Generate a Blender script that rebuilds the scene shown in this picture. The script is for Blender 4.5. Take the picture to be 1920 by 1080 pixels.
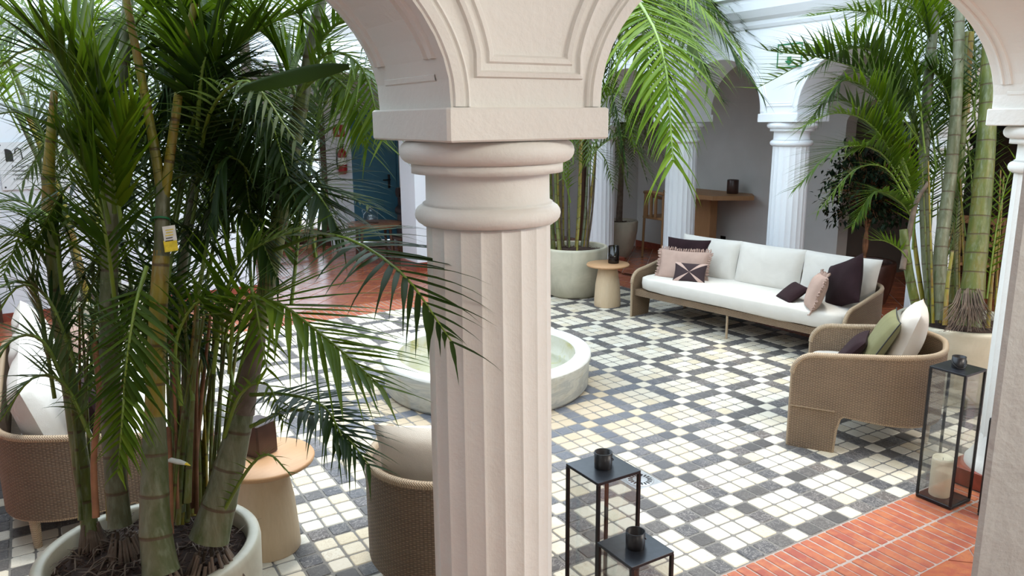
import bpy, math, random
from mathutils import Vector, Matrix, noise
random.seed(7)
S = bpy.context.scene
for o in list(bpy.data.objects): bpy.data.objects.remove(o)
COL = S.collection
PI = math.pi
# ------------------------------------------------------------------ camera
FPX, YAW, PITCH, ROLL, CH = 1456.7, .546569, .2140817, -.0092772, 2.10973
FW = Vector((math.sin(YAW)*math.cos(PITCH), math.cos(YAW)*math.cos(PITCH), -math.sin(PITCH)))
_r = Vector((math.cos(YAW), -math.sin(YAW), 0)); _u = _r.cross(FW)
RT = _r*math.cos(ROLL)+_u*math.sin(ROLL); UP = -_r*math.sin(ROLL)+_u*math.cos(ROLL)
CAM = Vector((0, 0, CH))
cd = bpy.data.cameras.new('camera'); cam = bpy.data.objects.new('camera', cd); COL.objects.link(cam)
cd.sensor_width = 36; cd.lens = FPX/1920*36; cd.clip_start = .05; cd.clip_end = 200
cam.matrix_world = Matrix(((RT.x, UP.x, -FW.x, 0), (RT.y, UP.y, -FW.y, 0), (RT.z, UP.z, -FW.z, CH), (0, 0, 0, 1)))
S.camera = cam
def at(px, py, D): return CAM+(FW+RT*((px-960)/FPX)-UP*((py-540)/FPX))*D
# ------------------------------------------------------------------ light
W = bpy.data.worlds.new('sky'); S.world = W; W.use_nodes = True
wn = W.node_tree.nodes; wl = W.node_tree.links
bg = wn['Background']; bg.inputs[0].default_value = (.73, .87, 1, 1); bg.inputs[1].default_value = 3.2
sd = bpy.data.lights.new('sun', 'SUN'); sd.energy = 1.7; sd.angle = math.radians(9); sd.color = (1, .95, .86)
so = bpy.data.objects.new('sun', sd); COL.objects.link(so); so.location = (3, 5, 9)
so.rotation_euler = Vector((.16, .10, 1)).to_track_quat('Z', 'Y').to_euler()
def area(name, loc, rot, sx, sy, e, c):
    d = bpy.data.lights.new(name, 'AREA'); d.shape = 'RECTANGLE'; d.size = sx; d.size_y = sy; d.energy = e; d.color = c
    o = bpy.data.objects.new(name, d); COL.objects.link(o); o.location = loc; o.rotation_euler = rot; return o
# unseen fill lights, added overhead to brighten the near column and arches
area('gallery_fill', (1.9, -1.1, 3.3), (math.radians(30), 0, 0), 2.4, 1.4, 82, (1, .95, .84))
area('gallery_fill', (5.2, -.9, 3.3), (math.radians(25), 0, 0), 1.6, 1.2, 165, (1, .92, .80))
area('gallery_fill', (-1.6, -.4, 3.3), (0, 0, 0), 1.2, 1.2, 10, (1, .97, .88))
S.view_settings.view_transform = 'Standard'; S.view_settings.look = 'None'
S.view_settings.gamma = 1; S.view_settings.use_curve_mapping = False
S.view_settings.exposure = 0.38
# ------------------------------------------------------------------ helpers
def tag(o, label=None, cat=None, group=None, kind=None):
    if label: o['label'] = label
    if cat: o['category'] = cat
    if group: o['group'] = group
    if kind: o['kind'] = kind
    return o
ORG = {}
def link(name, data, parent=None):
    o = bpy.data.objects.new(name, data); COL.objects.link(o)
    if parent is not None: o.parent = parent
    return o
def thing(name, label, cat, loc=(0, 0, 0), group=None, rz=0):
    o = link(name, None); o.location = loc; o.rotation_euler = (0, 0, rz); o.empty_display_size = .1
    tag(o, label, cat, group); ORG[o.name] = Vector(loc); return o
def copy_tree(o, parent=None):
    c = o.copy(); COL.objects.link(c); c.parent = parent
    for ch in [x for x in bpy.data.objects if x.parent == o]: copy_tree(ch, c)
    return c
class MB:
    def __init__(s): s.v = []; s.f = []; s.uv = []; s.sm = []
    def add(s, vs, fs, uvs=None, smooth=True):
        b = len(s.v); s.v += [tuple(p) for p in vs]
        for f in fs:
            s.f.append([b+i for i in f]); s.sm.append(smooth)
            s.uv += [(uvs[i] if uvs else (0, 0)) for i in f]
    def merge(s, o, M=None):
        b = len(s.v); s.v += [tuple(M@Vector(p)) if M else p for p in o.v]
        s.f += [[b+i for i in f] for f in o.f]; s.uv += o.uv; s.sm += o.sm
    def box(s, x0, x1, y0, y1, z0, z1, bev=0, M=None):
        if bev <= 0:
            vs = [(x, y, z) for z in (z0, z1) for y in (y0, y1) for x in (x0, x1)]
            fs = [(0, 2, 3, 1), (4, 5, 7, 6), (0, 1, 5, 4), (2, 6, 7, 3), (0, 4, 6, 2), (1, 3, 7, 5)]
        else:
            b = bev; rings = []
            def ring(i, z): return [(x0+b+i, y0+i, z), (x1-b-i, y0+i, z), (x1-i, y0+b+i, z), (x1-i, y1-b-i, z), (x1-b-i, y1-i, z), (x0+b+i, y1-i, z), (x0+i, y1-b-i, z), (x0+i, y0+b+i, z)]
            h = b*.6
            vs = ring(h, z0)+ring(0, z0+h)+ring(0, z1-h)+ring(h, z1); fs = []
            for k in range(3):
                for i in range(8): j = (i+1) % 8; fs.append((k*8+i, k*8+j, k*8+8+j, k*8+8+i))
            fs += [tuple(range(7, -1, -1)), tuple(range(24, 32))]
        if M: vs = [M@Vector(p) for p in vs]
        s.add(vs, fs, smooth=False); return s
    def lathe(s, prof, n=32, c=(0, 0), cap=(True, True), smooth=True, rfun=None, squash=1):
        vs = []; fs = []; uv = []
        for k, (r, z) in enumerate(prof):
            for i in range(n+1):
                a = 2*PI*i/n; rr = r*(rfun(a, z) if rfun else 1)
                vs.append((c[0]+rr*math.cos(a), c[1]+rr*math.sin(a)*squash, z)); uv.append((i/n, z))
        m = n+1
        for k in range(len(prof)-1):
            for i in range(n): fs.append((k*m+i, k*m+i+1, (k+1)*m+i+1, (k+1)*m+i))
        s.add(vs, fs, uv, smooth)
        if cap[0]: s.add(vs[:n], [tuple(range(n-1, -1, -1))], smooth=False)
        if cap[1]: s.add(vs[-m:-1], [tuple(range(n))], smooth=False)
        return s
    def tube(s, pts, rad, n=8, cap=True, flat=1.0, closed=False):
        pts = [Vector(p) for p in pts]; N = len(pts)
        if not isinstance(rad, (list, tuple)): rad = [rad]*N
        vs = []; fs = []; uv = []; L = 0; nr = None
        for k, p in enumerate(pts):
            if closed: t = pts[(k+1) % N]-pts[k-1]
            else: t = pts[min(k+1, N-1)]-pts[max(k-1, 0)]
            if t.length < 1e-9: t = Vector((0, 0, 1))
            t.normalize()
            if nr is None:
                nr = t.cross(Vector((0, 0, 1)))
                if nr.length < .1: nr = t.cross(Vector((0, 1, 0)))
                nr.normalize()
            else:
                nr = nr-t*nr.dot(t); nr.normalize()
            bn = t.cross(nr)
            if k: L += (p-pts[k-1]).length
            for i in range(n):
                a = 2*PI*i/n; vs.append(p+(nr*math.cos(a)+bn*math.sin(a)*flat)*rad[k]); uv.append((i/n, L))
        K = N if closed else N-1
        for k in range(K):
            for i in range(n): j = (i+1) % n; k2 = (k+1) % N; fs.append((k*n+i, k*n+j, k2*n+j, k2*n+i))
        s.add(vs, fs, uv)
        if cap and not closed: s.add(vs[:n], [tuple(range(n-1, -1, -1))], smooth=False); s.add(vs[-n:], [tuple(range(n))], smooth=False)
        return s
    def sweep(s, pts, N, prof, closed=False):
        """profile (across, height) swept along pts lying on a surface with normal N"""
        pts = [Vector(p) for p in pts]; vs = []; m = len(prof); K = len(pts)
        for k, p in enumerate(pts):
            nn = Vector(N(p)) if callable(N) else Vector(N)
            a = pts[(k+1) % K] if closed or k < K-1 else p; b = pts[k-1] if closed or k > 0 else p
            t1 = (a-p); t0 = (p-b)
            if t1.length < 1e-9: t1 = t0
            if t0.length < 1e-9: t0 = t1
            t1.normalize(); t0.normalize(); t = (t0+t1).normalized()
            sd_ = nn.cross(t); sc = 1/max(.35, sd_.dot(nn.cross(t1).normalized()))
            for x, h in prof: vs.append(p+sd_*x*sc+nn*h)
        fs = []
        for k in range(K if closed else K-1):
            for i in range(m-1): k2 = (k+1) % K; fs.append((k*m+i, k*m+i+1, k2*m+i+1, k2*m+i))
        s.add(vs, fs, smooth=False); return s
    def build(s, name, mat, parent=None, local=False, kind=None, label=None):
        me = bpy.data.meshes.new(name)
        o = bpy.data.objects.new(name, me)
        vs = s.v
        if parent is not None and not local:
            r = parent
            while r.parent: r = r.parent
            g = ORG.get(r.name, Vector((0, 0, 0)))
            if g.length: vs = [(x-g.x, y-g.y, z-g.z) for x, y, z in vs]
        me.from_pydata(vs, [], s.f)
        u = me.uv_layers.new(name='UVMap')
        fl_ = [c for p in s.uv for c in p]
        if len(fl_) == len(u.data)*2: u.data.foreach_set('uv', fl_)
        me.polygons.foreach_set('use_smooth', s.sm)
        me.materials.append(mat); me.update()
        COL.objects.link(o)
        if parent is not None: o.parent = parent
        tag(o, label, None, None, kind)
        return o
# ------------------------------------------------------------------ materials
class NT:
    def __init__(s, name):
        s.m = bpy.data.materials.new(name); s.m.use_nodes = True; t = s.m.node_tree; s.n = t.nodes; s.l = t.links
        s.b = s.n['Principled BSDF']; s.out = s.n['Material Output']
    def new(s, t, **k):
        x = s.n.new(t)
        for a, b in k.items():
            if a.startswith('i_'):
                key = a[2:]; key = int(key) if key.isdigit() else key
                if hasattr(b, 'is_linked') or isinstance(b, bpy.types.NodeSocket): s.l.new(b, x.inputs[key])
                else: x.inputs[key].default_value = b
            else: setattr(x, a, b)
        return x
    def math(s, op, a, b=0.0, c=None):
        x = s.n.new('ShaderNodeMath'); x.operation = op
        for i, q in enumerate((a, b, c)):
            if q is None: continue
            if isinstance(q, (int, float)): x.inputs[i].default_value = q
            else: s.l.new(q, x.inputs[i])
        return x.outputs[0]
    def ramp(s, fac, st):
        x = s.n.new('ShaderNodeValToRGB'); e = x.color_ramp.elements
        while len(e) < len(st): e.new(.5)
        for q, (p, c) in zip(e, st): q.position = p; q.color = (*c, 1) if len(c) == 3 else c
        s.l.new(fac, x.inputs[0]); return x.outputs[0]
    def mix(s, f, a, b, bt='MIX'):
        x = s.n.new('ShaderNodeMix'); x.data_type = 'RGBA'; x.blend_type = bt
        for i, q in ((0, f), (6, a), (7, b)):
            if isinstance(q, (int, float)): x.inputs[i].default_value = q
            elif isinstance(q, tuple): x.inputs[i].default_value = (*q, 1)
            else: s.l.new(q, x.inputs[i])
        return x.outputs[2]
    def noise(s, sc, det=4, co=None, rough=.55, dist=0):
        x = s.n.new('ShaderNodeTexNoise'); x.inputs['Scale'].default_value = sc; x.inputs['Detail'].default_value = det
        x.inputs['Roughness'].default_value = rough; x.inputs['Distortion'].default_value = dist
        if co is not None: s.l.new(co, x.inputs['Vector'])
        return x.outputs[0]
    def pos(s): return s.n.new('ShaderNodeNewGeometry').outputs['Position']
    def obj(s): return s.n.new('ShaderNodeTexCoord').outputs['Object']
    def uv(s): return s.n.new('ShaderNodeTexCoord').outputs['UV']
    def mapv(s, co, sc): x = s.n.new('ShaderNodeMapping'); x.inputs['Scale'].default_value = sc; s.l.new(co, x.inputs[0]); return x.outputs[0]
    def isl(s): return s.n.new('ShaderNodeNewGeometry').outputs['Random Per Island']
    def rnd(s): return s.n.new('ShaderNodeObjectInfo').outputs['Random']
    def bump(s, h, st=.3, d=.01):
        x = s.n.new('ShaderNodeBump'); x.inputs['Strength'].default_value = st; x.inputs['Distance'].default_value = d
        s.l.new(h, x.inputs['Height']); s.l.new(x.outputs[0], s.b.inputs['Normal'])
    def base(s, c, r=.5, **k):
        if isinstance(c, tuple): s.b.inputs['Base Color'].default_value = (*c, 1)
        else: s.l.new(c, s.b.inputs['Base Color'])
        if isinstance(r, (int, float)): s.b.inputs['Roughness'].default_value = r
        else: s.l.new(r, s.b.inputs['Roughness'])
        for a, v in k.items(): s.b.inputs[a.replace('_', ' ')].default_value = v
        return s
def plain(name, c, r=.5, nsc=30, amt=.15, bump=.15, **k):
    t = NT(name); n = t.noise(nsc, 4, t.obj())
    d = tuple(max(0, x*(1-amt)) for x in c); e = tuple(min(1, x*(1+amt)) for x in c)
    t.base(t.ramp(n, [(.3, d), (.7, e)]), r, **k)
    if bump: t.bump(n, bump, .003)
    return t.m
def plaster(name, c, c2=None, bs=.25):
    t = NT(name); p = t.pos(); n = t.noise(2.2, 5, p); m = t.noise(38, 4, p); k = t.noise(9, 5, p, .6, .4)
    c2 = c2 or tuple(x*.93 for x in c)
    t.base(t.ramp(n, [(.3, c2), (.7, c)]), .62)
    t.bump(t.math('ADD', m, t.math('MULTIPLY', k, 2.0)), bs, .006); return t.m
M_NEAR = plaster('near_plaster', (.80, .79, .74), (.76, .75, .70), .35)
M_WALL = plaster('white_plaster', (.84, .87, .91), (.81, .84, .88), .12)
M_ROOM = plaster('room_shade_plaster', (.13, .115, .105), (.10, .09, .085), .12)  # gloom of the right room, put into the wall colour
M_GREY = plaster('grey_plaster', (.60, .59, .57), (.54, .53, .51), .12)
def m_tile(name, cols, vein, dark):
    t = NT(name); p = t.pos()
    r = t.math('FRACT', t.math('ADD', t.isl(), t.math('MULTIPLY', t.rnd(), 7.31)))
    base = t.ramp(r, cols)
    n = t.noise(22, 6, p, .65, 1.2)
    v = t.ramp(n, [(.0, (0, 0, 0)), (.475, (0, 0, 0)), (.5, (1, 1, 1)), (.525, (0, 0, 0)), (1, (0, 0, 0))])
    big = t.noise(60, 4, p)
    base = t.mix(t.math('MULTIPLY', big, .25), base, tuple(x*.6 for x in vein) if dark else (.55, .48, .36))
    msk = t.math('MULTIPLY', v, t.math('MULTIPLY', r, .8))
    base = t.mix(msk, base, vein)
    # splash stain round the fountain: a worn, limey ring on the stone itself
    sx = t.n.new('ShaderNodeSeparateXYZ'); t.l.new(p, sx.inputs[0])
    dx = t.math('SUBTRACT', sx.outputs[0], 2.75); dy = t.math('SUBTRACT', sx.outputs[1], 4.75)
    dd = t.math('SQRT', t.math('ADD', t.math('MULTIPLY', dx, dx), t.math('MULTIPLY', dy, dy)))
    dd = t.math('ADD', dd, t.math('MULTIPLY', t.noise(2.2, 3, p), .8))
    st = t.ramp(t.math('DIVIDE', dd, 3.0), [(.38, (1, 1, 1)), (.75, (0, 0, 0))])
    base = t.mix(t.math('MULTIPLY', st, .8), base, (.13, .14, .165) if dark else (.38, .30, .205))
    t.base(base, .6 if not dark else .55, Specular_IOR_Level=.22)
    t.bump(t.noise(70, 4, p), .25, .003); return t.m
M_TL = m_tile('ivory_marble', [(0, (.56, .50, .40)), (.3, (.62, .58, .49)), (.55, (.66, .63, .55)), (.8, (.56, .49, .36)), (1, (.63, .595, .51))], (.42, .33, .23), False)
M_TD = m_tile('dark_marble', [(0, (.055, .052, .052)), (.4, (.085, .078, .075)), (.7, (.055, .057, .066)), (1, (.11, .09, .08))], (.45, .42, .39), True)
M_GROUT = plain('grout', (.17, .16, .145), .85, 60)
def m_brick(name, c1, c2, c3, ro=.6):
    t = NT(name); p = t.pos()
    r = t.math('FRACT', t.math('ADD', t.isl(), t.math('MULTIPLY', t.rnd(), 5.7)))
    b = t.ramp(r, [(0, c1), (.5, c2), (1, c3)])
    b = t.mix(t.ramp(t.noise(11, 5, p, .6, .5), [(.42, (0, 0, 0)), (.7, (.75, .75, .75))]), b, (.46, .17, .06))
    b = t.mix(t.ramp(t.noise(45, 4, p), [(.55, (0, 0, 0)), (.75, (.5, .5, .5))]), b, (.20, .07, .045))
    t.base(b, ro); t.bump(t.noise(80, 4, p), .3, .003); return t.m
M_BRICK = m_brick('clay_brick', (.30, .075, .04), (.36, .10, .05), (.27, .06, .038))
M_TERRA = m_brick('terracotta', (.30, .075, .04), (.36, .10, .055), (.27, .07, .04), .22)
M_MORTAR = plain('mortar', (.34, .28, .25), .85, 60)
M_SKIRT = plain('skirting_clay', (.27, .06, .035), .35, 20, .25)
def m_wicker(name, hi, lo, ps=.016, pw=.0082):
    t = NT(name); u = t.n.new('ShaderNodeSeparateXYZ'); t.l.new(t.uv(), u.inputs[0])
    nz = t.noise(14, 3, t.uv()); U_ = t.math('ADD', u.outputs[0], t.math('MULTIPLY', nz, .004)); V_ = t.math('ADD', u.outputs[1], t.math('MULTIPLY', nz, .006))
    a = t.math('MULTIPLY', U_, PI/ps); b = t.math('MULTIPLY', V_, PI/pw)
    su = t.math('SINE', a); sb = t.math('ABSOLUTE', t.math('SINE', b))
    row = t.math('FLOOR', t.math('DIVIDE', b, PI)); par = t.math('SUBTRACT', t.math('MULTIPLY', t.math('MODULO', t.math('ABSOLUTE', row), 2.0), 2.0), 1.0)
    over = t.math('MULTIPLY', su, par)               # strand goes over / under
    h = t.math('MULTIPLY', t.math('POWER', sb, .6), t.math('ADD', t.math('MULTIPLY', over, .20), t.math('ADD', t.math('MULTIPLY', t.math('POWER', t.math('ABSOLUTE', su), .5), .55), .2)))
    rw = t.n.new('ShaderNodeTexWhiteNoise'); rw.noise_dimensions = '1D'; t.l.new(row, rw.inputs['W'])
    cl = t.mix(t.math('POWER', h, 1.7), lo, hi)
    cl = t.mix(t.math('MULTIPLY', rw.outputs[0], .35), cl, tuple(x*.55 for x in hi))
    cl = t.mix(t.math('MULTIPLY', t.noise(5, 3, t.uv()), .35), cl, tuple(min(1, x*1.25) for x in hi))
    t.base(cl, .55); t.bump(h, 1.0, .009); return t.m
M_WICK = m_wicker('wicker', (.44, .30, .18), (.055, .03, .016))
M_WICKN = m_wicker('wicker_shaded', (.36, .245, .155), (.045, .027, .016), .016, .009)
def m_rim(name, c):
    t = NT(name); u = t.n.new('ShaderNodeSeparateXYZ'); t.l.new(t.uv(), u.inputs[0])
    w = t.math('SINE', t.math('MULTIPLY', t.math('ADD', u.outputs[1], t.math('MULTIPLY', u.outputs[0], .02)), 2*PI/.011))
    h = t.math('ADD', t.math('MULTIPLY', w, .5), .5)
    t.base(t.mix(h, tuple(x*.55 for x in c), c), .5); t.bump(h, .7, .004); return t.m
M_RIM = m_rim('rattan_wrap', (.50, .37, .24))
def m_cloth(name, c, sc=.12, ro=.85, wr=.35):
    t = NT(name); o = t.obj()
    w = t.noise(7, 3, o, .5, .6); f = t.noise(420, 2, o)
    t.base(t.ramp(w, [(.25, tuple(x*(1-sc) for x in c)), (.75, c)]), ro, Sheen_Weight=.03, Specular_IOR_Level=.12)
    t.bump(t.math('ADD', t.math('MULTIPLY', w, 3), f), wr, .008); return t.m
M_CUSH = m_cloth('white_linen', (.68, .645, .59), .07)
M_CREAM = m_cloth('cream_linen', (.68, .61, .53), .08)
M_DARK = m_cloth('aubergine_velvet', (.030, .014, .017), .3)
M_PINK = m_cloth('rose_velvet', (.50, .35, .29), .2)
M_OLIVE = m_cloth('olive_linen', (.22, .21, .105), .2)
def m_rays():
    t = NT('ray_pattern'); u = t.n.new('ShaderNodeSeparateXYZ'); t.l.new(t.uv(), u.inputs[0])
    x = t.math('ABSOLUTE', t.math('SUBTRACT', u.outputs[0], .5)); y = t.math('ABSOLUTE', t.math('SUBTRACT', u.outputs[1], .5))
    r = t.math('ARCTAN2', y, x)
    d = t.math('ABSOLUTE', t.math('SUBTRACT', r, .86))
    k = t.math('LESS_THAN', d, .13)
    t.base(t.mix(k, (.028, .013, .016), (.47, .33, .28)), .85); t.bump(t.noise(30, 3, t.obj()), .2, .004); return t.m
M_RAYS = m_rays()
def m_wood(name, c1, c2, sc=(1, 1, 8), ro=.5, ring=False):
    t = NT(name); co = t.mapv(t.obj(), sc)
    n = t.noise(9, 5, co, .6, 1.5); f = t.noise(50, 4, co)
    b = t.mix(n, c1, c2); b = t.mix(t.math('MULTIPLY', f, .25), b, tuple(x*.45 for x in c1))
    t.base(b, ro); t.bump(f, .15, .002); return t.m
M_LOG = m_wood('pale_log', (.56, .40, .24), (.66, .52, .36), (1.6, 1.6, .35), .55)
M_TOP = m_wood('table_top_wood', (.50, .27, .13), (.60, .36, .19), (7, .7, 1), .45)
M_TEAK = m_wood('teak', (.30, .15, .06), (.40, .22, .10), (3, 3, .5), .5)
M_DKWOOD = m_wood('dark_wood', (.055, .022, .012), (.10, .04, .02), (3, 3, .6), .45)
M_BLACK = plain('black_metal', (.012, .012, .014), .35, 40, .2, .05, Metallic=.3)
M_PLATE = plain('black_plate', (.022, .025, .032), .3, 40, .2, .05, Metallic=.4)
M_WAX = plain('wax', (.80, .70, .50), .45, 12, .05, .15, Coat_Weight=.1)
M_STEEL = plain('steel', (.52, .53, .54), .35, 60, .1, .1, Metallic=.7)
M_SLOT = plain('slot_black', (.01, .01, .01), .8, 30, 0, 0)
M_SOIL = plain('soil', (.035, .018, .012), .95, 45, .6, .9)
M_BARK = plain('bark_chips', (.055, .028, .018), .9, 30, .5, .5)
def m_pot(name, c, c2):
    t = NT(name); o = t.obj(); n = t.noise(5, 5, o, .6, .5); k = t.noise(2.2, 4, t.mapv(o, (3, 3, .6)))
    b = t.mix(t.ramp(n, [(.35, (0, 0, 0)), (.7, (1, 1, 1))]), c, c2)
    b = t.mix(t.ramp(k, [(.5, (0, 0, 0)), (.75, (.5, .5, .5))]), b, tuple(x*.62 for x in c))
    t.base(b, .38); t.bump(n, .2, .004); return t.m
M_POT = m_pot('glazed_pot', (.44, .41, .31), (.56, .52, .41))
M_POTB = m_pot('beige_pot', (.40, .36, .28), (.48, .43, .34))
M_POTD = plain('brown_pot', (.05, .022, .016), .3, 8, .3)
def m_marble():
    t = NT('fountain_marble'); p = t.obj(); co = t.mapv(p, (1, 1, 5))
    n = t.noise(2.2, 6, co, .65, 1.8)
    b = t.ramp(n, [(.3, (.36, .36, .31)), (.45, (.55, .55, .50)), (.58, (.38, .40, .39)), (.8, (.60, .60, .57))])
    k = t.noise(6, 5, t.mapv(p, (2, 2, .5))); b = t.mix(t.ramp(k, [(.55, (0, 0, 0)), (.8, (.6, .6, .6))]), b, (.42, .36, .22))
    t.base(b, .45); t.bump(t.noise(30, 4, p), .2, .004); return t.m
M_MARB = m_marble()
def m_rimm():
    t = NT('worn_marble'); n = t.noise(5, 5, t.obj()); t.base(t.ramp(n, [(.35, (.66, .66, .62)), (.7, (.76, .76, .73))]), .4); t.bump(t.noise(40, 4, t.obj()), .2, .004); return t.m
M_RIMM = m_rimm()
def m_algae():
    t = NT('algae_marble'); n = t.noise(5, 5, t.obj(), .6, .8)
    t.base(t.ramp(n, [(.3, (.40, .36, .14)), (.45, (.50, .48, .36)), (.6, (.54, .53, .46)), (.75, (.44, .42, .13))]), .6); return t.m
M_ALGAE = m_algae()
def m_glass(name, tint=(1, 1, 1), refl=.08):
    t = NT(name); tr = t.new('ShaderNodeBsdfTransparent'); tr.inputs[0].default_value = (*tint, 1)
    g = t.new('ShaderNodeBsdfGlossy'); g.inputs['Roughness'].default_value = .02
    lw = t.new('ShaderNodeLayerWeight'); lw.inputs[0].default_value = .25      # thin pane: symmetric facing falloff
    f = t.math('ADD', t.math('MULTIPLY', t.math('POWER', lw.outputs['Facing'], 3.0), .35), refl); mx = t.new('ShaderNodeMixShader'); t.l.new(f, mx.inputs[0]); t.l.new(tr.outputs[0], mx.inputs[1]); t.l.new(g.outputs[0], mx.inputs[2])
    t.l.new(mx.outputs[0], t.out.inputs[0]); return t.m
M_GLASS = m_glass('clear_glass', (.90, .91, .91), .07)
M_SMOKE = m_glass('smoked_glass', (.30, .22, .19), .06)
def m_water():
    t = NT('water'); tr = t.new('ShaderNodeBsdfTransparent'); tr.inputs[0].default_value = (.96, .98, .94, 1)
    g = t.new('ShaderNodeBsdfGlossy'); g.inputs['Roughness'].default_value = .03
    fr = t.new('ShaderNodeFresnel'); fr.inputs[0].default_value = 1.33
    bp = t.new('ShaderNodeBump'); bp.inputs['Strength'].default_value = .25; t.l.new(t.noise(14, 3, t.obj()), bp.inputs['Height']); t.l.new(bp.outputs[0], g.inputs['Normal']); t.l.new(bp.outputs[0], fr.inputs['Normal'])
    mx = t.new('ShaderNodeMixShader'); t.l.new(t.math('ADD', fr.outputs[0], .08), mx.inputs[0]); t.l.new(tr.outputs[0], mx.inputs[1]); t.l.new(g.outputs[0], mx.inputs[2]); t.l.new(mx.outputs[0], t.out.inputs[0]); return t.m
M_WATER = m_water()
def m_leaf(name, c1, c2, tl=.35, ro=.38):
    t = NT(name); r = t.isl(); q = t.rnd()
    c = t.mix(r, c1, c2); c = t.mix(t.math('MULTIPLY', q, .35), c, tuple(x*.55 for x in c1))
    t.base(c, .5, Specular_IOR_Level=.16)
    td = t.new('ShaderNodeBsdfTranslucent'); t.l.new(t.mix(.5, c, (.15, .25, .01)), td.inputs[0])
    mx = t.new('ShaderNodeMixShader'); mx.inputs[0].default_value = tl
    t.l.new(t.b.outputs[0], mx.inputs[1]); t.l.new(td.outputs[0], mx.inputs[2]); t.l.new(mx.outputs[0], t.out.inputs[0]); return t.m
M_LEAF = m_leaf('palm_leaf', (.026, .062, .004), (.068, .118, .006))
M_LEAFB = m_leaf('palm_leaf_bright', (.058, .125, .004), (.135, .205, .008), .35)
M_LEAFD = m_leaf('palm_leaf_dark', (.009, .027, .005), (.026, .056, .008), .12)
M_LEAFG = m_leaf('palm_leaf_silver', (.05, .085, .03), (.12, .165, .07), .25)
M_FICUS = m_leaf('ficus_leaf', (.005, .013, .006), (.012, .028, .012), .04, .6)
def m_stem(name, st):
    t = NT(name); u = t.n.new('ShaderNodeSeparateXYZ'); t.l.new(t.uv(), u.inputs[0])
    v = t.math('FRACT', t.math('DIVIDE', t.math('ADD', u.outputs[1], t.math('MULTIPLY', t.noise(2, 2, t.obj()), .03)), .135))
    ring = t.ramp(v, [(0, (1, 1, 1)), (.05, (1, 1, 1)), (.09, (0, 0, 0)), (1, (0, 0, 0))])
    n = t.noise(3, 5, t.mapv(t.obj(), (3, 3, 1)), .6, .4)
    b = t.ramp(n, st); b = t.mix(t.ramp(t.noise(30, 4, t.mapv(t.obj(), (2, 2, .4))), [(.5, (0, 0, 0)), (.75, (.55, .55, .55))]), b, (.22, .25, .17))
    b = t.mix(t.math('MULTIPLY', ring, .8), b, (.07, .04, .02))
    t.base(b, .45); t.bump(t.math('SUBTRACT', t.noise(25, 4, t.mapv(t.obj(), (3, 3, .4))), ring), .35, .006); return t.m
M_STG = m_stem('grey_green_stem', [(.3, (.055, .065, .02)), (.48, (.13, .135, .075)), (.62, (.06, .08, .02)), (.8, (.16, .165, .11))])
M_STY = m_stem('yellow_green_stem', [(.3, (.11, .115, .006)), (.5, (.23, .185, .012)), (.62, (.20, .105, .015)), (.8, (.09, .115, .008))])
M_STB = m_stem('green_stem', [(.3, (.04, .06, .008)), (.5, (.10, .125, .018)), (.65, (.15, .135, .025)), (.8, (.11, .15, .04))])
M_STR = plain('brown_stem', (.23, .10, .045), .6, 9, .5)
M_PET = plain('petiole', (.13, .20, .02), .45, 10, .25)
M_STUMP = plain('dry_sheath', (.13, .095, .07), .8, 18, .4, .5)
M_RED = plain('red_paint', (.33, .012, .015), .3, 10, .1)
M_BLUE = plain('blue_paint', (.05, .17, .25), .5, 4, .08)
M_LEATH = plain('dark_leather', (.035, .015, .012), .3, 14, .3)
M_YEL = plain('yellow_paper', (.75, .58, .03), .6, 60, .2)
M_PAPER = plain('white_paper', (.75, .75, .70), .6, 60, .1)
M_GREENP = plain('green_plastic', (.01, .16, .06), .5, 30, .1)
M_INK = plain('ink', (.02, .02, .02), .6, 30, 0, 0)
M_ACR = plain('pale_acrylic', (.78, .78, .78), .2, 10, .03, 0)
def m_emit(name, c, s):
    t = NT(name); e = t.new('ShaderNodeEmission'); e.inputs[0].default_value = (*c, 1); e.inputs[1].default_value = s
    t.l.new(e.outputs[0], t.out.inputs[0]); return t.m

# ================================================================== STRUCTURE
def struct(name, mb, mat, parent=None):
    o = mb.build(name, mat, parent)
    if parent is None: o['kind'] = 'structure'
    return o
TP = .11
X0T, Y0T = 4.898168, 5.88423           # centre of the crossing tile (0,0)
MX0, MX1, MY0, MY1 = -.42, 6.27, 2.309, 8.029
floor = struct('floor', MB().box(-6, 13, -5, 17, -.3, -.0045), M_MORTAR)
struct('trim_1', MB().box(MX0, MX1, MY0, MY1, -.0118, -.0035), M_GROUT)
def tile_mb(sx, sy, cx=0, cy=0, z0=-.012, z1=0, b=.008):
    m = MB(); m.box(cx-sx/2, cx+sx/2, cy-sy/2, cy+sy/2, z0, z1, b); return m
white = tile_mb(.102, .102).build('tile', M_TL, floor); dark = tile_mb(.102, .102).build('tile', M_TD, floor)
cells = []
DR = (2.868, 3.266)
i0 = math.ceil((MX0-X0T)/TP); i1 = math.floor((MX1-X0T)/TP)
for i in range(i0, i1+1):
    for j in range(-36, 40):
        x = X0T+i*TP; y = Y0T+j*TP
        if y-TP/2 < MY0-.02 or y+TP/2 > MY1+.03 or x-TP/2 < MX0-.03 or x+TP/2 > MX1+.03: continue
        if math.hypot(x-2.968, y-5.287) < .72: continue
        if abs(x-DR[0]) < .10 and abs(y-DR[1]) < .10: continue
        ii = i % 4; jj = j % 4
        lt = (ii != 0 and jj != 0) or (ii == 0 and jj == 0)
        D = (Vector((x, y, 0))-CAM); z = D.dot(FW); px = 960+FPX*D.dot(RT)/z; py = 540-FPX*D.dot(UP)/z
        vis = (1045 < px < 1830 and py < 1085) or (500 < px < 830 and 700 < py < 1085)
        if vis and 1060 < px < 1270 and py > 1020: vis = False
        cells.append((z if vis else z+50, x, y, lt))
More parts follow.
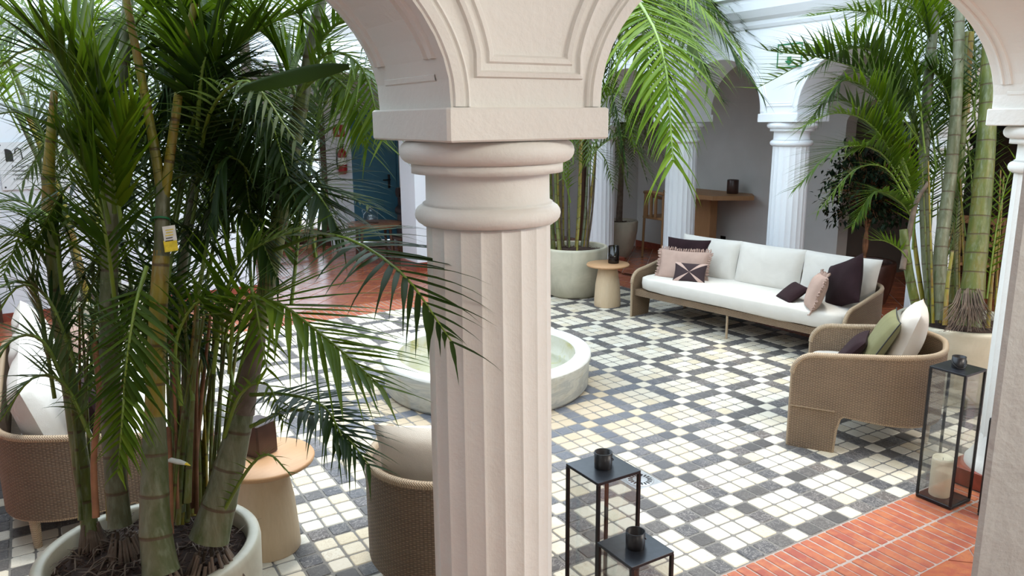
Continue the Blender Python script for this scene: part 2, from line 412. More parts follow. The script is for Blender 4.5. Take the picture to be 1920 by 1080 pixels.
cells.sort(key=lambda c: c[0])
first = {True: white, False: dark}; used = {True: 0, False: 0}
fw, fd = MB(), MB()
for k, (z, x, y, lt) in enumerate(cells):
    jx, jy = random.uniform(-.0012, .0012), random.uniform(-.0012, .0012)
    dz = random.uniform(-.0012, .0008)
    if k < 300:
        o = first[lt]
        if used[lt]: o = o.copy(); COL.objects.link(o)
        used[lt] += 1; o.location = (x+jx, y+jy, dz); o.rotation_euler = (random.uniform(-.006, .006), random.uniform(-.006, .006), random.uniform(-.01, .01))
    else:
        (fw if lt else fd).merge(tile_mb(.102+random.uniform(-.002, .002), .102, x+jx, y+jy, -.012+dz, dz))
fw.build('light_tile_field', M_TL, floor, kind='stuff'); fd.build('dark_tile_field', M_TD, floor, kind='stuff')
# brick border, two courses all round
bproto = tile_mb(.056, .232, b=.005).build('brick', M_BRICK, floor); nb = 0; bf = MB()
def brick(x, y, rot, big):
    global nb
    if big:
        o = bproto
        if nb: o = o.copy(); COL.objects.link(o)
        nb += 1; o.location = (x, y, random.uniform(-.002, .001)); o.rotation_euler = (0, 0, (PI/2 if rot else 0)+random.uniform(-.012, .012))
    else: bf.merge(tile_mb(.232 if rot else .052, .052 if rot else .232, x, y, b=.005))
y1, y2 = 2.309-.006-.118, 2.309-.012-.236-.122
x = -1.2
while x < 6.9:
    for yy in (y1, y2):
        brick(x+random.uniform(-.002, .002), yy, False, (2.2 < x < 4.15) or (1.45 < x < 2.2 and yy == y1 and False))
    brick(x, MY1+.13, False, 1.9 < x < 3.9); brick(x, MY1+.375, False, False)
    x += .0655
y = 2.34
while y < MY1+.05:
    for xx in (MX1+.13, MX1+.375, MX0-.13, MX0-.375): brick(xx, y, True, False)
    y += .0655
bf.build('brick_field', M_BRICK, floor, kind='stuff')
# diagonal terracotta tiles in the galleries
tproto = tile_mb(.292, .292, b=.006).build('terracotta_tile', M_TERRA, floor); tproto.rotation_euler.z = PI/4; nt = 0; tf = MB()
Rt = Matrix.Rotation(PI/4, 4, 'Z'); cand = []
BX0, BX1, BY0, BY1 = MX0-.503, MX1+.503, 1.812, MY1+.503
def clip(poly, f):
    out = []
    for a, b in zip(poly, poly[1:]+poly[:1]):
        fa, fb = f(a), f(b)
        if fa >= 0: out.append(a)
        if fa*fb < 0: q = fa/(fa-fb); out.append((a[0]+(b[0]-a[0])*q, a[1]+(b[1]-a[1])*q))
    return out
for i in range(-60, 60):
    for j in range(-60, 60):
        c = Rt@Vector((i*.30, j*.30, 0)); x, y = c.x+.05, c.y+.02
        if not (-3 < x < 11.5 and -1 < y < 13.3): continue
        r = .2065
        P = [(x+r, y), (x, y+r), (x-r, y), (x, y-r)]
        if BX0-r < x < BX1+r and BY0-r < y < BY1+r:
            d = [(x-BX1, lambda p: p[0]-BX1), (BX0-x, lambda p: BX0-p[0]), (y-BY1, lambda p: p[1]-BY1), (BY0-y, lambda p: BY0-p[1])]
            d.sort(key=lambda t: -t[0]); P = clip(P, d[0][1])
            if len(P) < 3: continue
        full = len(P) == 4 and abs(P[0][0]-x-r) < 1e-9 and abs(P[2][0]-x+r) < 1e-9 and abs(P[1][1]-y-r) < 1e-9 and abs(P[3][1]-y+r) < 1e-9
        D = Vector((x, y, 0))-CAM; z = D.dot(FW)
        if z < .5: vis = False
        else:
            px = 960+FPX*D.dot(RT)/z; py = 540-FPX*D.dot(UP)/z; vis = -20 < px < 1940 and py < 1150
        cand.append((z if vis else z+100, x, y, full, P))
cand.sort(key=lambda t: t[0])
used_ = False
for k, (z, x, y, full, P) in enumerate(cand):
    if full:
        if k < 285:
            o = tproto.copy() if used_ else tproto
            if used_: COL.objects.link(o)
            used_ = True; o.location = (x, y, random.uniform(-.001, .001))
        else: tf.merge(tile_mb(.292, .292, b=.006), Matrix.Translation((x, y, 0))@Rt)
    else:
        n = len(P); q = MB(); q.add([(a, b, zz) for zz in (-.012, 0) for a, b in P], [tuple(range(n-1, -1, -1)), tuple(range(n, 2*n))]+[(t_, (t_+1) % n, n+(t_+1) % n, n+t_) for t_ in range(n)], smooth=False)
        if k < 285: q.build('cut_tile', M_TERRA, floor)
        else: tf.merge(q)
tf.build('terracotta_field', M_TERRA, floor, kind='stuff')
# ---- columns
def column(cx, cy, mat, name, label, group=None, full=True, ab=.26):
    t = thing(name, label, 'column', (cx, cy, 0), group)
    flute = lambda a, z: 1-.030*abs(math.cos(a*10))**.8+.0
    m = MB()
    def fl_(a, z):
        u = (a*20/(2*PI)) % 1; return (1-.034*math.sin(PI*u)**.75)
    N = 160 if full else 80
    m.lathe([(.196, .1), (.197, .5), (.196, 1.0), (.193, 1.4), (.190, 1.795), (.190, 1.803)], N, (cx, cy), (False, False), False, fl_)
    m.build('shaft', mat, t)
    def rl(prof, nm, n=64):
        MB().lathe(prof, n, (cx, cy), (False, False)).build(nm, mat, t)
    tor = lambda r, z0, z1, k=9, b=0: [(b+(r-b)*0+(r-b)*1*(0)+b*0+(r-(z1-z0)/2)+(z1-z0)/2*math.cos(a), (z0+z1)/2+(z1-z0)/2*math.sin(a)) for a in [(-PI/2+PI*i/(k-1)) for i in range(k)]]
    rl([(.18, 1.80), (.20, 1.801)]+tor(.222, 1.802, 1.862)+[(.198, 1.866), (.188, 1.872), (.187, 1.95), (.192, 1.962), (.205, 1.966)], 'necking')
    rl([(.190, 1.955), (.228, 1.956), (.228, 1.984), (.215, 1.986)]+tor(.262, 1.984, 2.052, 11)+[(.19, 2.053)], 'capital_ring')
    MB().box(cx-ab, cx+ab, cy-ab, cy+ab, 2.052, 2.14, .008).build('abacus', mat, t)
    rl([(.26, .1), (.258, .13), (.235, .16), (.215, .20), (.200, .27), (.192, .30)], 'base_flare')
    MB().box(cx-.262, cx+.262, cy-.262, cy+.262, 0, .105, .006).build('plinth', M_SKIRT, t, label='terracotta skirting plinth')
    return t
CX = [1.17, 4.66, 8.15, -2.3]; CY = 2.06
column(1.17, CY, M_NEAR, 'column', 'big cream fluted column filling the middle of the foreground')
column(4.66, CY, M_NEAR, 'column', 'bright white column edge beside the lanterns on the right, behind the grey pier')
RX = 7.0; RY = [5.69, 7.36, 4.02, 2.35]
column(RX, 5.69, M_WALL, 'column', 'white fluted column behind the middle of the long sofa', full=False)
column(RX, 7.36, M_WALL, 'column', 'white fluted column behind the dark cushion at the left end of the sofa', full=False)
column(RX, 4.02, M_WALL, 'column', 'white column half hidden behind the right palm stems', full=False)
column(7.03, 9.03, M_WALL, 'column', 'slim far corner column behind the small table with the smoked candle glass', full=False)
# ---- arcade walls
def arch_wall(name, along, lo, hi, cross0, cross1, piers, hw, zs, bz, ztop, mat, straight=None):
    """along 'x' or 'y'; piers = centre coordinates; ellipse rise bz"""
    m = MB(); pts = []
    ps = sorted(piers)
    def P(s, c, z): return (s, c, z) if along == 'x' else (c, s, z)
    pts.append((lo, zs))
    for a, b in zip(ps[:-1], ps[1:]):
        s0, s1 = a+hw, b-hw; c = (s0+s1)/2; r = (s1-s0)/2
        pts.append((s0, zs))
        for k in range(1, 40):
            th = PI*k/40; pts.append((c-r*math.cos(th), zs+.02+bz*math.sin(th)))
        pts.append((s1, zs))
    pts.append((hi, zs))
    vs = []; fs = []
    for s, z in pts:
        vs += [P(s, cross0, z), P(s, cross0, ztop), P(s, cross1, z), P(s, cross1, ztop)]
    n = len(pts)
    for k in range(n-1):
        a = 4*k; b = a+4
        fs += [(a, b, b+1, a+1), (a+2, a+3, b+3, b+2), (a, a+2, b+2, b), (a+1, b+1, b+3, a+3)]
    fs += [(0, 1, 3, 2), (4*n-4, 4*n-2, 4*n-1, 4*n-3)]
    m.add(vs, fs, smooth=False)
    return struct(name, m, mat)
NW0, NW1 = 1.82, 2.30
wf = arch_wall('wall_front', 'x', -2.7, 9.0, NW0, NW1, [-2.3, 1.17, 4.66, 8.15], .24, 2.14, .66, 3.45, M_NEAR)
# raised mouldings: panel frames on the faces and soffits
prof = [(-.030, 0), (-.027, .011), (-.016, .013), (-.011, .004), (.006, .004), (.011, .011), (.024, .009), (.030, 0)]
mm = MB()
def arcpts(a, b, hw, off, zs, bz, k0, k1, n=40, grow=0):
    s0, s1 = a+hw, b-hw; c = (s0+s1)/2; r = (s1-s0)/2; out = []
    for k in range(k0*3, k1*3+1):
        th = PI*k/n/3; nx, nz = math.cos(th)*bz, math.sin(th)*r; L = math.hypot(nx, nz) or 1
        o = off+grow*min(.4, max(0, bz*math.sin(th)-.08))
        out.append((c-r*math.cos(th)-o*nx/L, zs+.02+bz*math.sin(th)+o*nz/L))
    return out
def spandrel(cpt, prev, nxt, yface, nrm, off):
    L = [p for p in arcpts(prev, cpt, .24, off, 2.14, .66, 20, 40, grow=.13)]       # left arch falling to the pier
    R = [p for p in arcpts(cpt, nxt, .24, off, 2.14, .66, 0, 20, grow=.13)]
    L = [p for p in L if p[1] > 2.26]; R = [p for p in R if p[1] > 2.26]
    L = [p for p in L if p[0] < cpt-.03]; R = [p for p in R if p[0] > cpt+.03]; xl = L[-1][0]; xr = R[0][0]
    pts = L+[(xl, 2.245), (xr, 2.245)]+R
    return [(x, yface, z) for x, z in pts]
for c, a, b in ((1.17, -2.3, 4.66), (4.66, 1.17, 8.15)):
    mm.sweep(spandrel(c, a, b, NW0, None, .115), (0, -1, 0), prof)
    mm.sweep(spandrel(c, a, b, NW1, None, .115), (0, 1, 0), prof)
edge = [(-.024, 0), (-.020, .007), (.004, .009), (.008, .003), (.013, .003), (.018, .009), (.024, .006), (.027, 0)]
for a, b in ((-2.3, 1.17), (1.17, 4.66), (4.66, 8.15)):
    arc = arcpts(a, b, .24, 0.0, 2.14, .66, 0, 40)
    cxm = (a+b)/2
    for yy in (NW0+.07, NW1-.07):
        pts = [(x, yy, max(z, 2.235)) for x, z in arcpts(a, b, .24, 0, 2.14, .66, 2, 38)]
        mm.sweep(pts, lambda p: Vector(((cxm-p.x)*.30, 0, 2.1-p.z)).normalized() if p.z > 2.3 else Vector((1 if p.x < cxm else -1, 0, 0)), prof)
    for sgn, xx in ((1, a+.24), (-1, b-.24)):
        mm.sweep([(xx, NW0+.07, 2.235), (xx, NW1-.07, 2.235)], (sgn, 0, 0), prof)
    for yy, ny in ((NW0, -1), (NW1, 1)):
        mm.sweep([(a+.24-.030, yy, 2.142)]+[(x, yy, z) for x, z in arcpts(a, b, .24, .030, 2.14, .66, 0, 40)]+[(b-.24+.030, yy, 2.142)], (0, ny, 0), edge)
mm.build('panel_moulding', M_NEAR, wf)
# right-hand arcade
RWX0, RWX1 = 6.76, 7.24
wr = arch_wall('wall_right', 'y', 1.82, 9.27, RWX0, RWX1, [2.35, 4.02, 5.69, 7.36, 9.03], .24, 2.14, .58, 3.02, M_WALL)
mr = MB()
pr2 = [(-.022, 0), (-.018, .010), (-.006, .010), (.0, .003), (.014, .008), (.022, 0)]
RYs = [2.35, 4.02, 5.69, 7.36, 9.03]
for i, c in enumerate(RYs):
    if i in (0, 4): continue
    L = [p for p in arcpts(RYs[i-1], c, .24, .075, 2.14, .58, 20, 40) if p[1] > 2.25]; R = [p for p in arcpts(c, RYs[i+1], .24, .075, 2.14, .58, 0, 20) if p[1] > 2.25]
    pts = L+[(c-.165, 2.235), (c+.165, 2.235)]+R+[(c, 2.90)] if False else L+[(c-.165, 2.235), (c+.165, 2.235)]+R
    mr.sweep([(RWX0, y, z) for y, z in pts][::-1], (-1, 0, 0), pr2)
for a, b in zip(RYs[:-1], RYs[1:]):
    mr.sweep([(RWX0, y, z) for y, z in arcpts(a, b, .24, .022, 2.14, .58, 0, 40)][::-1], (-1, 0, 0), edge)
mr.build('panel_moulding', M_WALL, wr)
# cornice above right arcade
def cornice(name, along, lo, hi, face, sgn, z0, steps, mat, back):
    m = MB(); 
    pr = [(face, z0)]+[(face+sgn*d, z) for d, z in steps]; pr.append((back, pr[-1][1])); pr.append((back, z0))
    vs = []
    for s in (lo, hi):
        for c, z in pr: vs.append((s, c, z) if along == 'x' else (c, s, z))
    n = len(pr); fs = [(i, (i+1) % n, n+(i+1) % n, n+i) for i in range(n)]+[tuple(range(n-1, -1, -1)), tuple(range(n, 2*n))]
    m.add(vs, fs, smooth=False); return struct(name, m, mat)
cor = [(.02, 3.03), (.04, 3.06), (.05, 3.10), (.10, 3.13), (.16, 3.20), (.18, 3.27), (.18, 3.31), (.24, 3.33), (.24, 3.40), (.26, 3.42), (.26, 3.47)]
cornice('trim_2', 'y', 1.4, 9.9, RWX0, -1, 3.02, cor, M_WALL, 7.3)
# far side: straight beam with cornice, square pier
cornice('wall_back', 'x', 2.25, 9.0, 9.05, -1, 2.66, [(0, 2.70), (.05, 2.72), (.05, 2.80), (.02, 2.83), (.02, 3.02), (.05, 3.06), (.12, 3.14), (.16, 3.24), (.22, 3.26), (.22, 3.38), (.26, 3.40), (.26, 3.47)], M_WALL, 9.35)
struct('wall_back', MB().box(4.51, 5.05, 10.0, 10.5, 0, 3.0), M_WALL)
struct('baseboard_back', MB().box(4.48, 5.08, 9.97, 10.53, 0, .12, .006), M_SKIRT)
struct('wall_back', MB().box(-.47, 2.25, 9.9, 10.1, 0, 3.0), M_WALL)
struct('baseboard_back', MB().box(-.47, 2.25, 9.885, 9.899, 0, .09), M_SKIRT)
struct('wall_left', MB().box(2.05, 2.25, 10.1, 13.2, 0, 3.0), M_WALL)
cornice('wall_left', 'x', -3.0, 2.25, 9.88, -1, 2.66, [(0, 2.70), (.05, 2.72), (.05, 2.80), (.02, 2.83), (.02, 3.02), (.05, 3.06), (.12, 3.14), (.16, 3.24), (.22, 3.26), (.22, 3.38), (.26, 3.40), (.26, 3.47)], M_WALL, 10.3)
# far gallery back wall with window, door
fy = 13.0
struct('wall_back', MB().box(4.26, 4.70, fy, fy+.2, 0, 3), M_WALL)
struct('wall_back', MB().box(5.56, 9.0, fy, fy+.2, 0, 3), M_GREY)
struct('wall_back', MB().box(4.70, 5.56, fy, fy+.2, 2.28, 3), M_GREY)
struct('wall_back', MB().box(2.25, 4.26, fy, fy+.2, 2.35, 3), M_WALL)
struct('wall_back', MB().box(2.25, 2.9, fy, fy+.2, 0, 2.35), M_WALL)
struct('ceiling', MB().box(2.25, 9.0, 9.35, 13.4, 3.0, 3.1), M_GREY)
struct('ceiling', MB().box(7.3, 12.2, 1.4, 13.4, 3.02, 3.12), M_GREY)
# glazed door-window on the left of the far gallery
w1 = struct('window_1', MB().box(2.9, 2.98, fy+.02, fy+.12, 0, 2.35).box(4.16, 4.26, fy+.02, fy+.12, 0, 2.35).box(2.98, 4.16, fy+.02, fy+.12, 2.27, 2.35).box(2.98, 4.16, fy+.02, fy+.12, 0, .28), M_DKWOOD)
for i, xx in enumerate((3.30, 3.72)): MB().box(xx-.025, xx+.025, fy+.04, fy+.10, .28, 2.27).build('mullion', M_DKWOOD, w1)
for zz in (.88, 1.47, 1.9): MB().box(2.98, 4.16, fy+.045, fy+.095, zz-.025, zz+.025).build('glazing_bar', M_DKWOOD, w1)
for a, b in ((2.98, 3.275), (3.325, 3.695), (3.745, 4.16)):
    for c, d in ((.28, .855), (.905, 1.445), (1.495, 1.875), (1.925, 2.27)): MB().box(a, b, fy+.065, fy+.072, c, d).build('pane', M_GLASS, w1)
# blue door
d1 = struct('door_1', MB().box(4.73, 5.53, fy+.03, fy+.08, .01, 2.25, .004), M_BLUE)
MB().box(4.70, 4.73, fy-.02, fy+.1, 0, 2.28).box(5.53, 5.56, fy-.02, fy+.1, 0, 2.28).box(4.73, 5.53, fy-.02, fy+.1, 2.25, 2.28).build('door_frame', M_BLUE, d1)
h = MB().box(5.36, 5.40, fy+.005, fy+.03, .93, 1.17, .004); h.tube([(5.38, fy+.0, 1.08), (5.38, fy-.05, 1.08), (5.24, fy-.055, 1.08)], .010, 8); h.build('door_handle', M_BLACK, d1)
# dark timber door post at the extreme left
dp = struct('door_2', MB().box(-1.75, -.52, 9.95, 10.03, 0, 2.4), M_DKWOOD)
MB().box(-.55, -.47, 9.84, 10.05, 0, 2.5, .004).build('door_frame', M_DKWOOD, dp)
struct('wall_left', MB().box(-3.2, -1.75, 9.9, 10.1, 0, 3.0), M_WALL)
struct('wall_left', MB().box(-1.75, -.47, 9.9, 10.1, 2.4, 3.0), M_WALL)
struct('wall_left', MB().box(-3.2, -3.0, -4, 10.1, 0, 3.47), M_WALL)  # plain wall mostly out of view, added to limit the light
# right gallery: grey-white back wall, opening with darker room
gx = 8.55
struct('wall_right', MB().box(gx, gx+.2, 6.15, 10.2, 0, 3.02), M_GREY)
struct('baseboard_right', MB().box(gx-.014, gx, 6.15, 10.2, 0, .10), M_SKIRT)
struct('wall_right', MB().box(gx, gx+.2, .5, 2.9, 0, 3.02), M_GREY)
ow = arch_wall('wall_right', 'y', 2.9, 6.15, gx, gx+.2, [2.9, 6.15], .0, 2.0, .45, 3.02, M_GREY)
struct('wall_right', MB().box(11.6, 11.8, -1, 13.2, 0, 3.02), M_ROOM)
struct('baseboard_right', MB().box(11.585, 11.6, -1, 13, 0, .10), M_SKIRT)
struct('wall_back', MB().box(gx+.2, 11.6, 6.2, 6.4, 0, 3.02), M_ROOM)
struct('wall_back', MB().box(8.2, gx, 10.0, 10.2, 0, 3.0), M_GREY)
struct('wall_right', MB().box(8.2, 8.4, 10.2, 13.0, 0, 3.0), M_GREY)
# unseen left-side courtyard arcade and roof, added to cut the sky light
arch_wall('wall_left', 'y', 1.82, 9.6, -1.52, -1.04, [2.35, 4.02, 5.69, 7.36, 9.03], .24, 2.14, .58, 3.02, M_WALL)
struct('ceiling', MB().box(-3.0, -1.52, 1.83, 9.87, 3.02, 3.12), M_GREY)
cornice('trim_3', 'y', 1.84, 9.6, -1.04, 1, 3.02, cor, M_WALL, -1.6)
struct('wall_back', MB().box(7.72, 8.2, 10.0, 10.2, 0, 3.0), M_GREY)
d3 = struct('door_3', MB().box(7.46, 7.72, 10.0, 10.08, 0, 2.3, .004), M_DKWOOD)
MB().box(7.42, 7.46, 9.97, 10.1, 0, 2.35).box(7.46, 7.72, 9.97, 10.1, 2.3, 2.35).build('door_frame', M_DKWOOD, d3)
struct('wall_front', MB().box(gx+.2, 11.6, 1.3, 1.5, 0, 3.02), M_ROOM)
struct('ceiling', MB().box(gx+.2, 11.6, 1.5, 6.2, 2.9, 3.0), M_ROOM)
# camera-side gallery
struct('ceiling', MB().box(-3, 9, -4, 1.82, 3.40, 3.5), M_WALL)
struct('wall_front', MB().box(-3, 9, -4.2, -4, 0, 3.5), M_WALL)
# foreground grey jamb
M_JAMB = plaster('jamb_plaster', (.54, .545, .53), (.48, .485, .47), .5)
p0 = Vector((1.532, .730, 0)); dv = Vector((.82, -.57, 0)); nv = Vector((.57, .82, 0))
jm = MB(); q = [p0, p0+Vector((.004, -.010, 0)), p0+Vector((.02, -.022, 0)), p0+dv*.6+Vector((0, -.1, 0)), p0+dv*.6+nv*.3, p0+nv*.25+dv*.2]
vs = [(a.x, a.y, 0) for a in q]+[(a.x, a.y, 3.4) for a in q]; n = len(q)
jm.add(vs, [(i, (i+1) % n, n+(i+1) % n, n+i) for i in range(n)]+[tuple(range(n-1, -1, -1)), tuple(range(n, 2*n))], smooth=False)
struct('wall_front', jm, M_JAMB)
#PART2
# ================================================================== OBJECTS
# ---- fountain
FC = (2.968, 5.287)
ft = thing('fountain', 'round pale marble basin fountain with shallow water in the courtyard centre', 'fountain', (FC[0], FC[1], 0))
MB().lathe([(.80, 0), (.825, .03), (.832, .20), (.845, .235), (.846, .262)], 96, FC, (False, False)).build('basin_wall', M_MARB, ft)
MB().lathe([(.846, .262), (.842, .283), (.83, .29), (.735, .29), (.722, .284), (.720, .27)], 96, FC, (False, False)).build('rim', M_RIMM, ft)
MB().lathe([(.720, .27), (.715, .20), (.70, .06), (.0, .05)], 96, FC, (False, False)).build('basin_lining', M_ALGAE, ft)
for k in range(8):
    a = 2*PI*k/8+.2; c, s = math.cos(a), math.sin(a)
    MB().tube([(FC[0]+.712*c, FC[1]+.712*s, .06), (FC[0]+.719*c, FC[1]+.719*s, .26)], .003, 4).build('joint', M_GROUT, ft)
MB().lathe([(.70, .115), (0.0, .115)], 64, FC, (False, False)).build('water', M_WATER, ft)
# ---- floor drain
dr = thing('floor_drain', 'round slotted steel drain cover set in the mosaic floor', 'drain', (DR[0], DR[1], 0))
MB().box(DR[0]-.095, DR[0]+.095, DR[1]-.095, DR[1]+.095, -.004, .001, .004).build('frame', M_STEEL, dr)
MB().lathe([(.082, .0012), (.082, .004), (.078, .005), (0, .005)], 40, DR, (False, False)).build('cover', M_STEEL, dr)
m = MB()
for k in range(18):
    a = 2*PI*k/18; R_ = Matrix.Translation((DR[0], DR[1], 0))@Matrix.Rotation(a, 4, 'Z'); m.box(.044, .072, -.005, .005, .0052, .0062, 0, R_)
m.build('slot', M_SLOT, dr)
# ---- lanterns
def lantern(cx, cy, w, h, label, candle=False, rz=0, ca=.4):
    t = thing('lantern', label, 'lantern', (cx, cy, 0), 'black metal lanterns'); t.rotation_euler.z = rz
    a = w/2; b = .006
    m = MB().box(-a, a, -a, a, .004, .022, .003); m.build('base', M_BLACK, t, True)
    for sx in (-1, 1):
        for sy in (-1, 1): MB().box(sx*(a-b)-b, sx*(a-b)+b, sy*(a-b)-b, sy*(a-b)+b, .022, h-.012).build('post', M_BLACK, t, True)
    MB().box(-a, a, -a, a, h-.012, h, .002).build('top_plate', M_PLATE, t, True)
    for ax in range(2):
        for s in (-1, 1):
            g = MB(); q = s*(a-.006)
            if ax: g.box(-a+.013, a-.013, q-.0015, q+.0015, .024, h-.014)
            else: g.box(q-.0015, q+.0015, -a+.013, a-.013, .024, h-.014)
            g.build('glass_pane', M_GLASS, t, True)
    cr = .034
    c = MB().lathe([(cr, h), (cr+.001, h+.062), (cr-.003, h+.062), (cr-.003, h+.02), (0, h+.02)], 28, (0, 0), (False, False)).build('chimney_cup', M_BLACK, t, True)
    m = MB(); pts = []
    for k in range(17):
        p = PI*k/16; r = .052; pts.append((r*math.cos(ca)*math.sin(p)-cr*1.05*math.sin(ca)*math.cos(p)*-1, r*math.sin(ca)*math.sin(p)-cr*1.05*math.cos(ca)*math.cos(p), h+.044-.036*math.sin(p)))
    m.tube(pts, .0022, 6); m.build('handle', M_BLACK, c, True)
    if candle:
        k = thing('candle', 'cream pillar candle standing inside the glass lantern at right', 'candle', (cx-.005, cy+.02, .022))
        mm_ = MB(); mm_.lathe([(.053, .022), (.055, .03), (.055, .235), (.052, .248), (.044, .242), (.02, .228), (0, .226)], 32, (cx-.005, cy+.02), (True, False), rfun=lambda a, z: 1+.03*math.sin(3*a)*(z > .2)); mm_.build('wax_body', M_WAX, k)
        mm_ = MB(); mm_.tube([(cx-.005, cy+.02, .224), (cx-.004, cy+.021, .242)], .0015, 5); mm_.build('wick', M_INK, k)
    return t
lantern(1.735, 2.19, .205, .80, 'taller of two empty black lanterns right of the big fluted column', ca=.5)
lantern(1.685, 1.935, .195, .605, 'lower black lantern in front of the tall one beside the big fluted column', ca=.5)
lantern(4.145, 2.175, .20, .775, 'tall black glass lantern with a cream candle at right, before the armchair', True, ca=-2.4)
lantern(4.215, 1.87, .20, .56, 'short black lantern mostly hidden by the grey jamb at the right edge')
# ---- side tables
def side_table(cx, cy, label, grain, h=.49, tr=.245):
    t = thing('side_table', label, 'side table', (cx, cy, 0), 'round log side tables', grain)
    MB().lathe([(.150, 0), (.153, .01), (.148, .12), (.138, .26), (.118, .38), (.105, h-.028)], 40, (0, 0)).build('pedestal', M_LOG, t, True)
    MB().lathe([(tr-.02, h-.028), (tr-.004, h-.024), (tr, h-.010), (tr-.006, h), (0, h)], 56, (0, 0), (True, False)).build('table_top', M_TOP, t, True)
    m = MB()
    for k in range(9):
        a = -.6+k*.12
    return t
side_table(5.47, 6.88, 'round wooden side table with log pedestal, left of the long sofa', .3)
side_table(.80, 3.70, 'round wooden side table between the big palm pot and the near armchair', 1.9, .49, .25)
# smoked candle glass and planter standing on them
g = thing('candle_glass', 'smoked glass candle holder on the round table left of the sofa', 'candle holder', (5.535, 6.86, .49))
MB().lathe([(.060, .492), (.062, .50), (.062, .69), (.058, .69), (.058, .505), (0, .50)], 28, (5.535, 6.86), (True, False)).build('glass_body', M_SMOKE, g)
MB().lathe([(.045, .507), (.045, .59), (.0, .592)], 20, (5.535, 6.86), (True, False)).build('candle', M_STR, g)
g = thing('planter', 'dark brown square planter on the round table beside the big palm', 'planter', (.80, 3.76, .49))
Mq = Matrix.Translation((.80, 3.76, .49))@Matrix.Rotation(.5, 4, 'Z')
MB().box(-.065, .065, -.065, .065, .002, .17, .008, Mq).build('body', M_POTD, g)
# ---- cushions
def pillow(w, h, t, nu=22, nv=18, pinch=.06, seed=0, sag=0, wr=.012):
    m = MB(); rs = random.Random(seed); ph = rs.uniform(0, 9)
    for side in (1, -1):
        vs = []; uv = []
        for j in range(nv+1):
            for i in range(nu+1):
                u = -1+2*i/nu; v = -1+2*j/nv
                e = ((1-abs(u)**2.6)*(1-abs(v)**2.6))
                z = side*t/2*max(0, e)**.46
                px = 1-pinch*(1-abs(v)**2)*abs(u)**3; py = 1-pinch*(1-abs(u)**2)*abs(v)**3
                x = u*w/2*px; y = v*h/2*py
                nn = noise.noise(Vector((x*6+ph, y*6, side*2)))*wr*max(0, e)**.3
                edge_w = math.sin(u*14+ph)*.004*(1-max(0, e)) 
                vs.append((x, y-sag*(1-v)*abs(u)*.0+edge_w*0, z+nn*side)); uv.append(((u+1)/2, (v+1)/2))
        fs = []
        for j in range(nv):
            for i in range(nu):
                a = j*(nu+1)+i; q = (a, a+1, a+nu+2, a+nu+1); fs.append(q if side > 0 else q[::-1])
        m.add(vs, fs, uv)
    return m
def seat_pad(w, d, t, n=34, seed=0, wr=.008, rb=.2):
    """boxy seat cushion, local x=w, y=d, z up"""
    m = MB(); rs = random.Random(seed); ph = rs.uniform(0, 9); prof_ = []
    def sup(a, e=.28): c, s = math.cos(a), math.sin(a); return math.copysign(abs(c)**e, c), math.copysign(abs(s)**e, s)
    vs = []; rings = [(0.0, .5), (.6, .5), (.9, .5), (.97, .46), (1.0, .36), (1.005, 0), (1.0, -.36), (.97, -.46), (.9, -.5), (0, -.5)]
    N = 64
    for r, z in rings:
        for i in range(N):
            a = 2*PI*i/N; x, y = sup(a)
            X, Y = x*w/2, y*d/2
            if Y < -d/2+rb and abs(X) > w/2-rb:      # rounded back corners follow the tub
                qx, qy = abs(X)-(w/2-rb), (-d/2+rb)-Y; q = max(qx, qy, 1e-6)/max(math.hypot(qx, qy), 1e-6); X, Y = math.copysign(w/2-rb+qx*q, X), -d/2+rb-qy*q
            X *= r; Y *= r
            nn = noise.noise(Vector((X*5+ph, Y*9, z)))*wr if r < 1 else 0
            vs.append((X, Y, z*t+nn))
    fs = []
    for k in range(len(rings)-1):
        for i in range(N): j = (i+1) % N; fs.append((k*N+i, (k+1)*N+i, (k+1)*N+j, k*N+j))
    m.add(vs, fs); return m
def place(mb, M): mb.v = [tuple(M@Vector(p)) for p in mb.v]; return mb
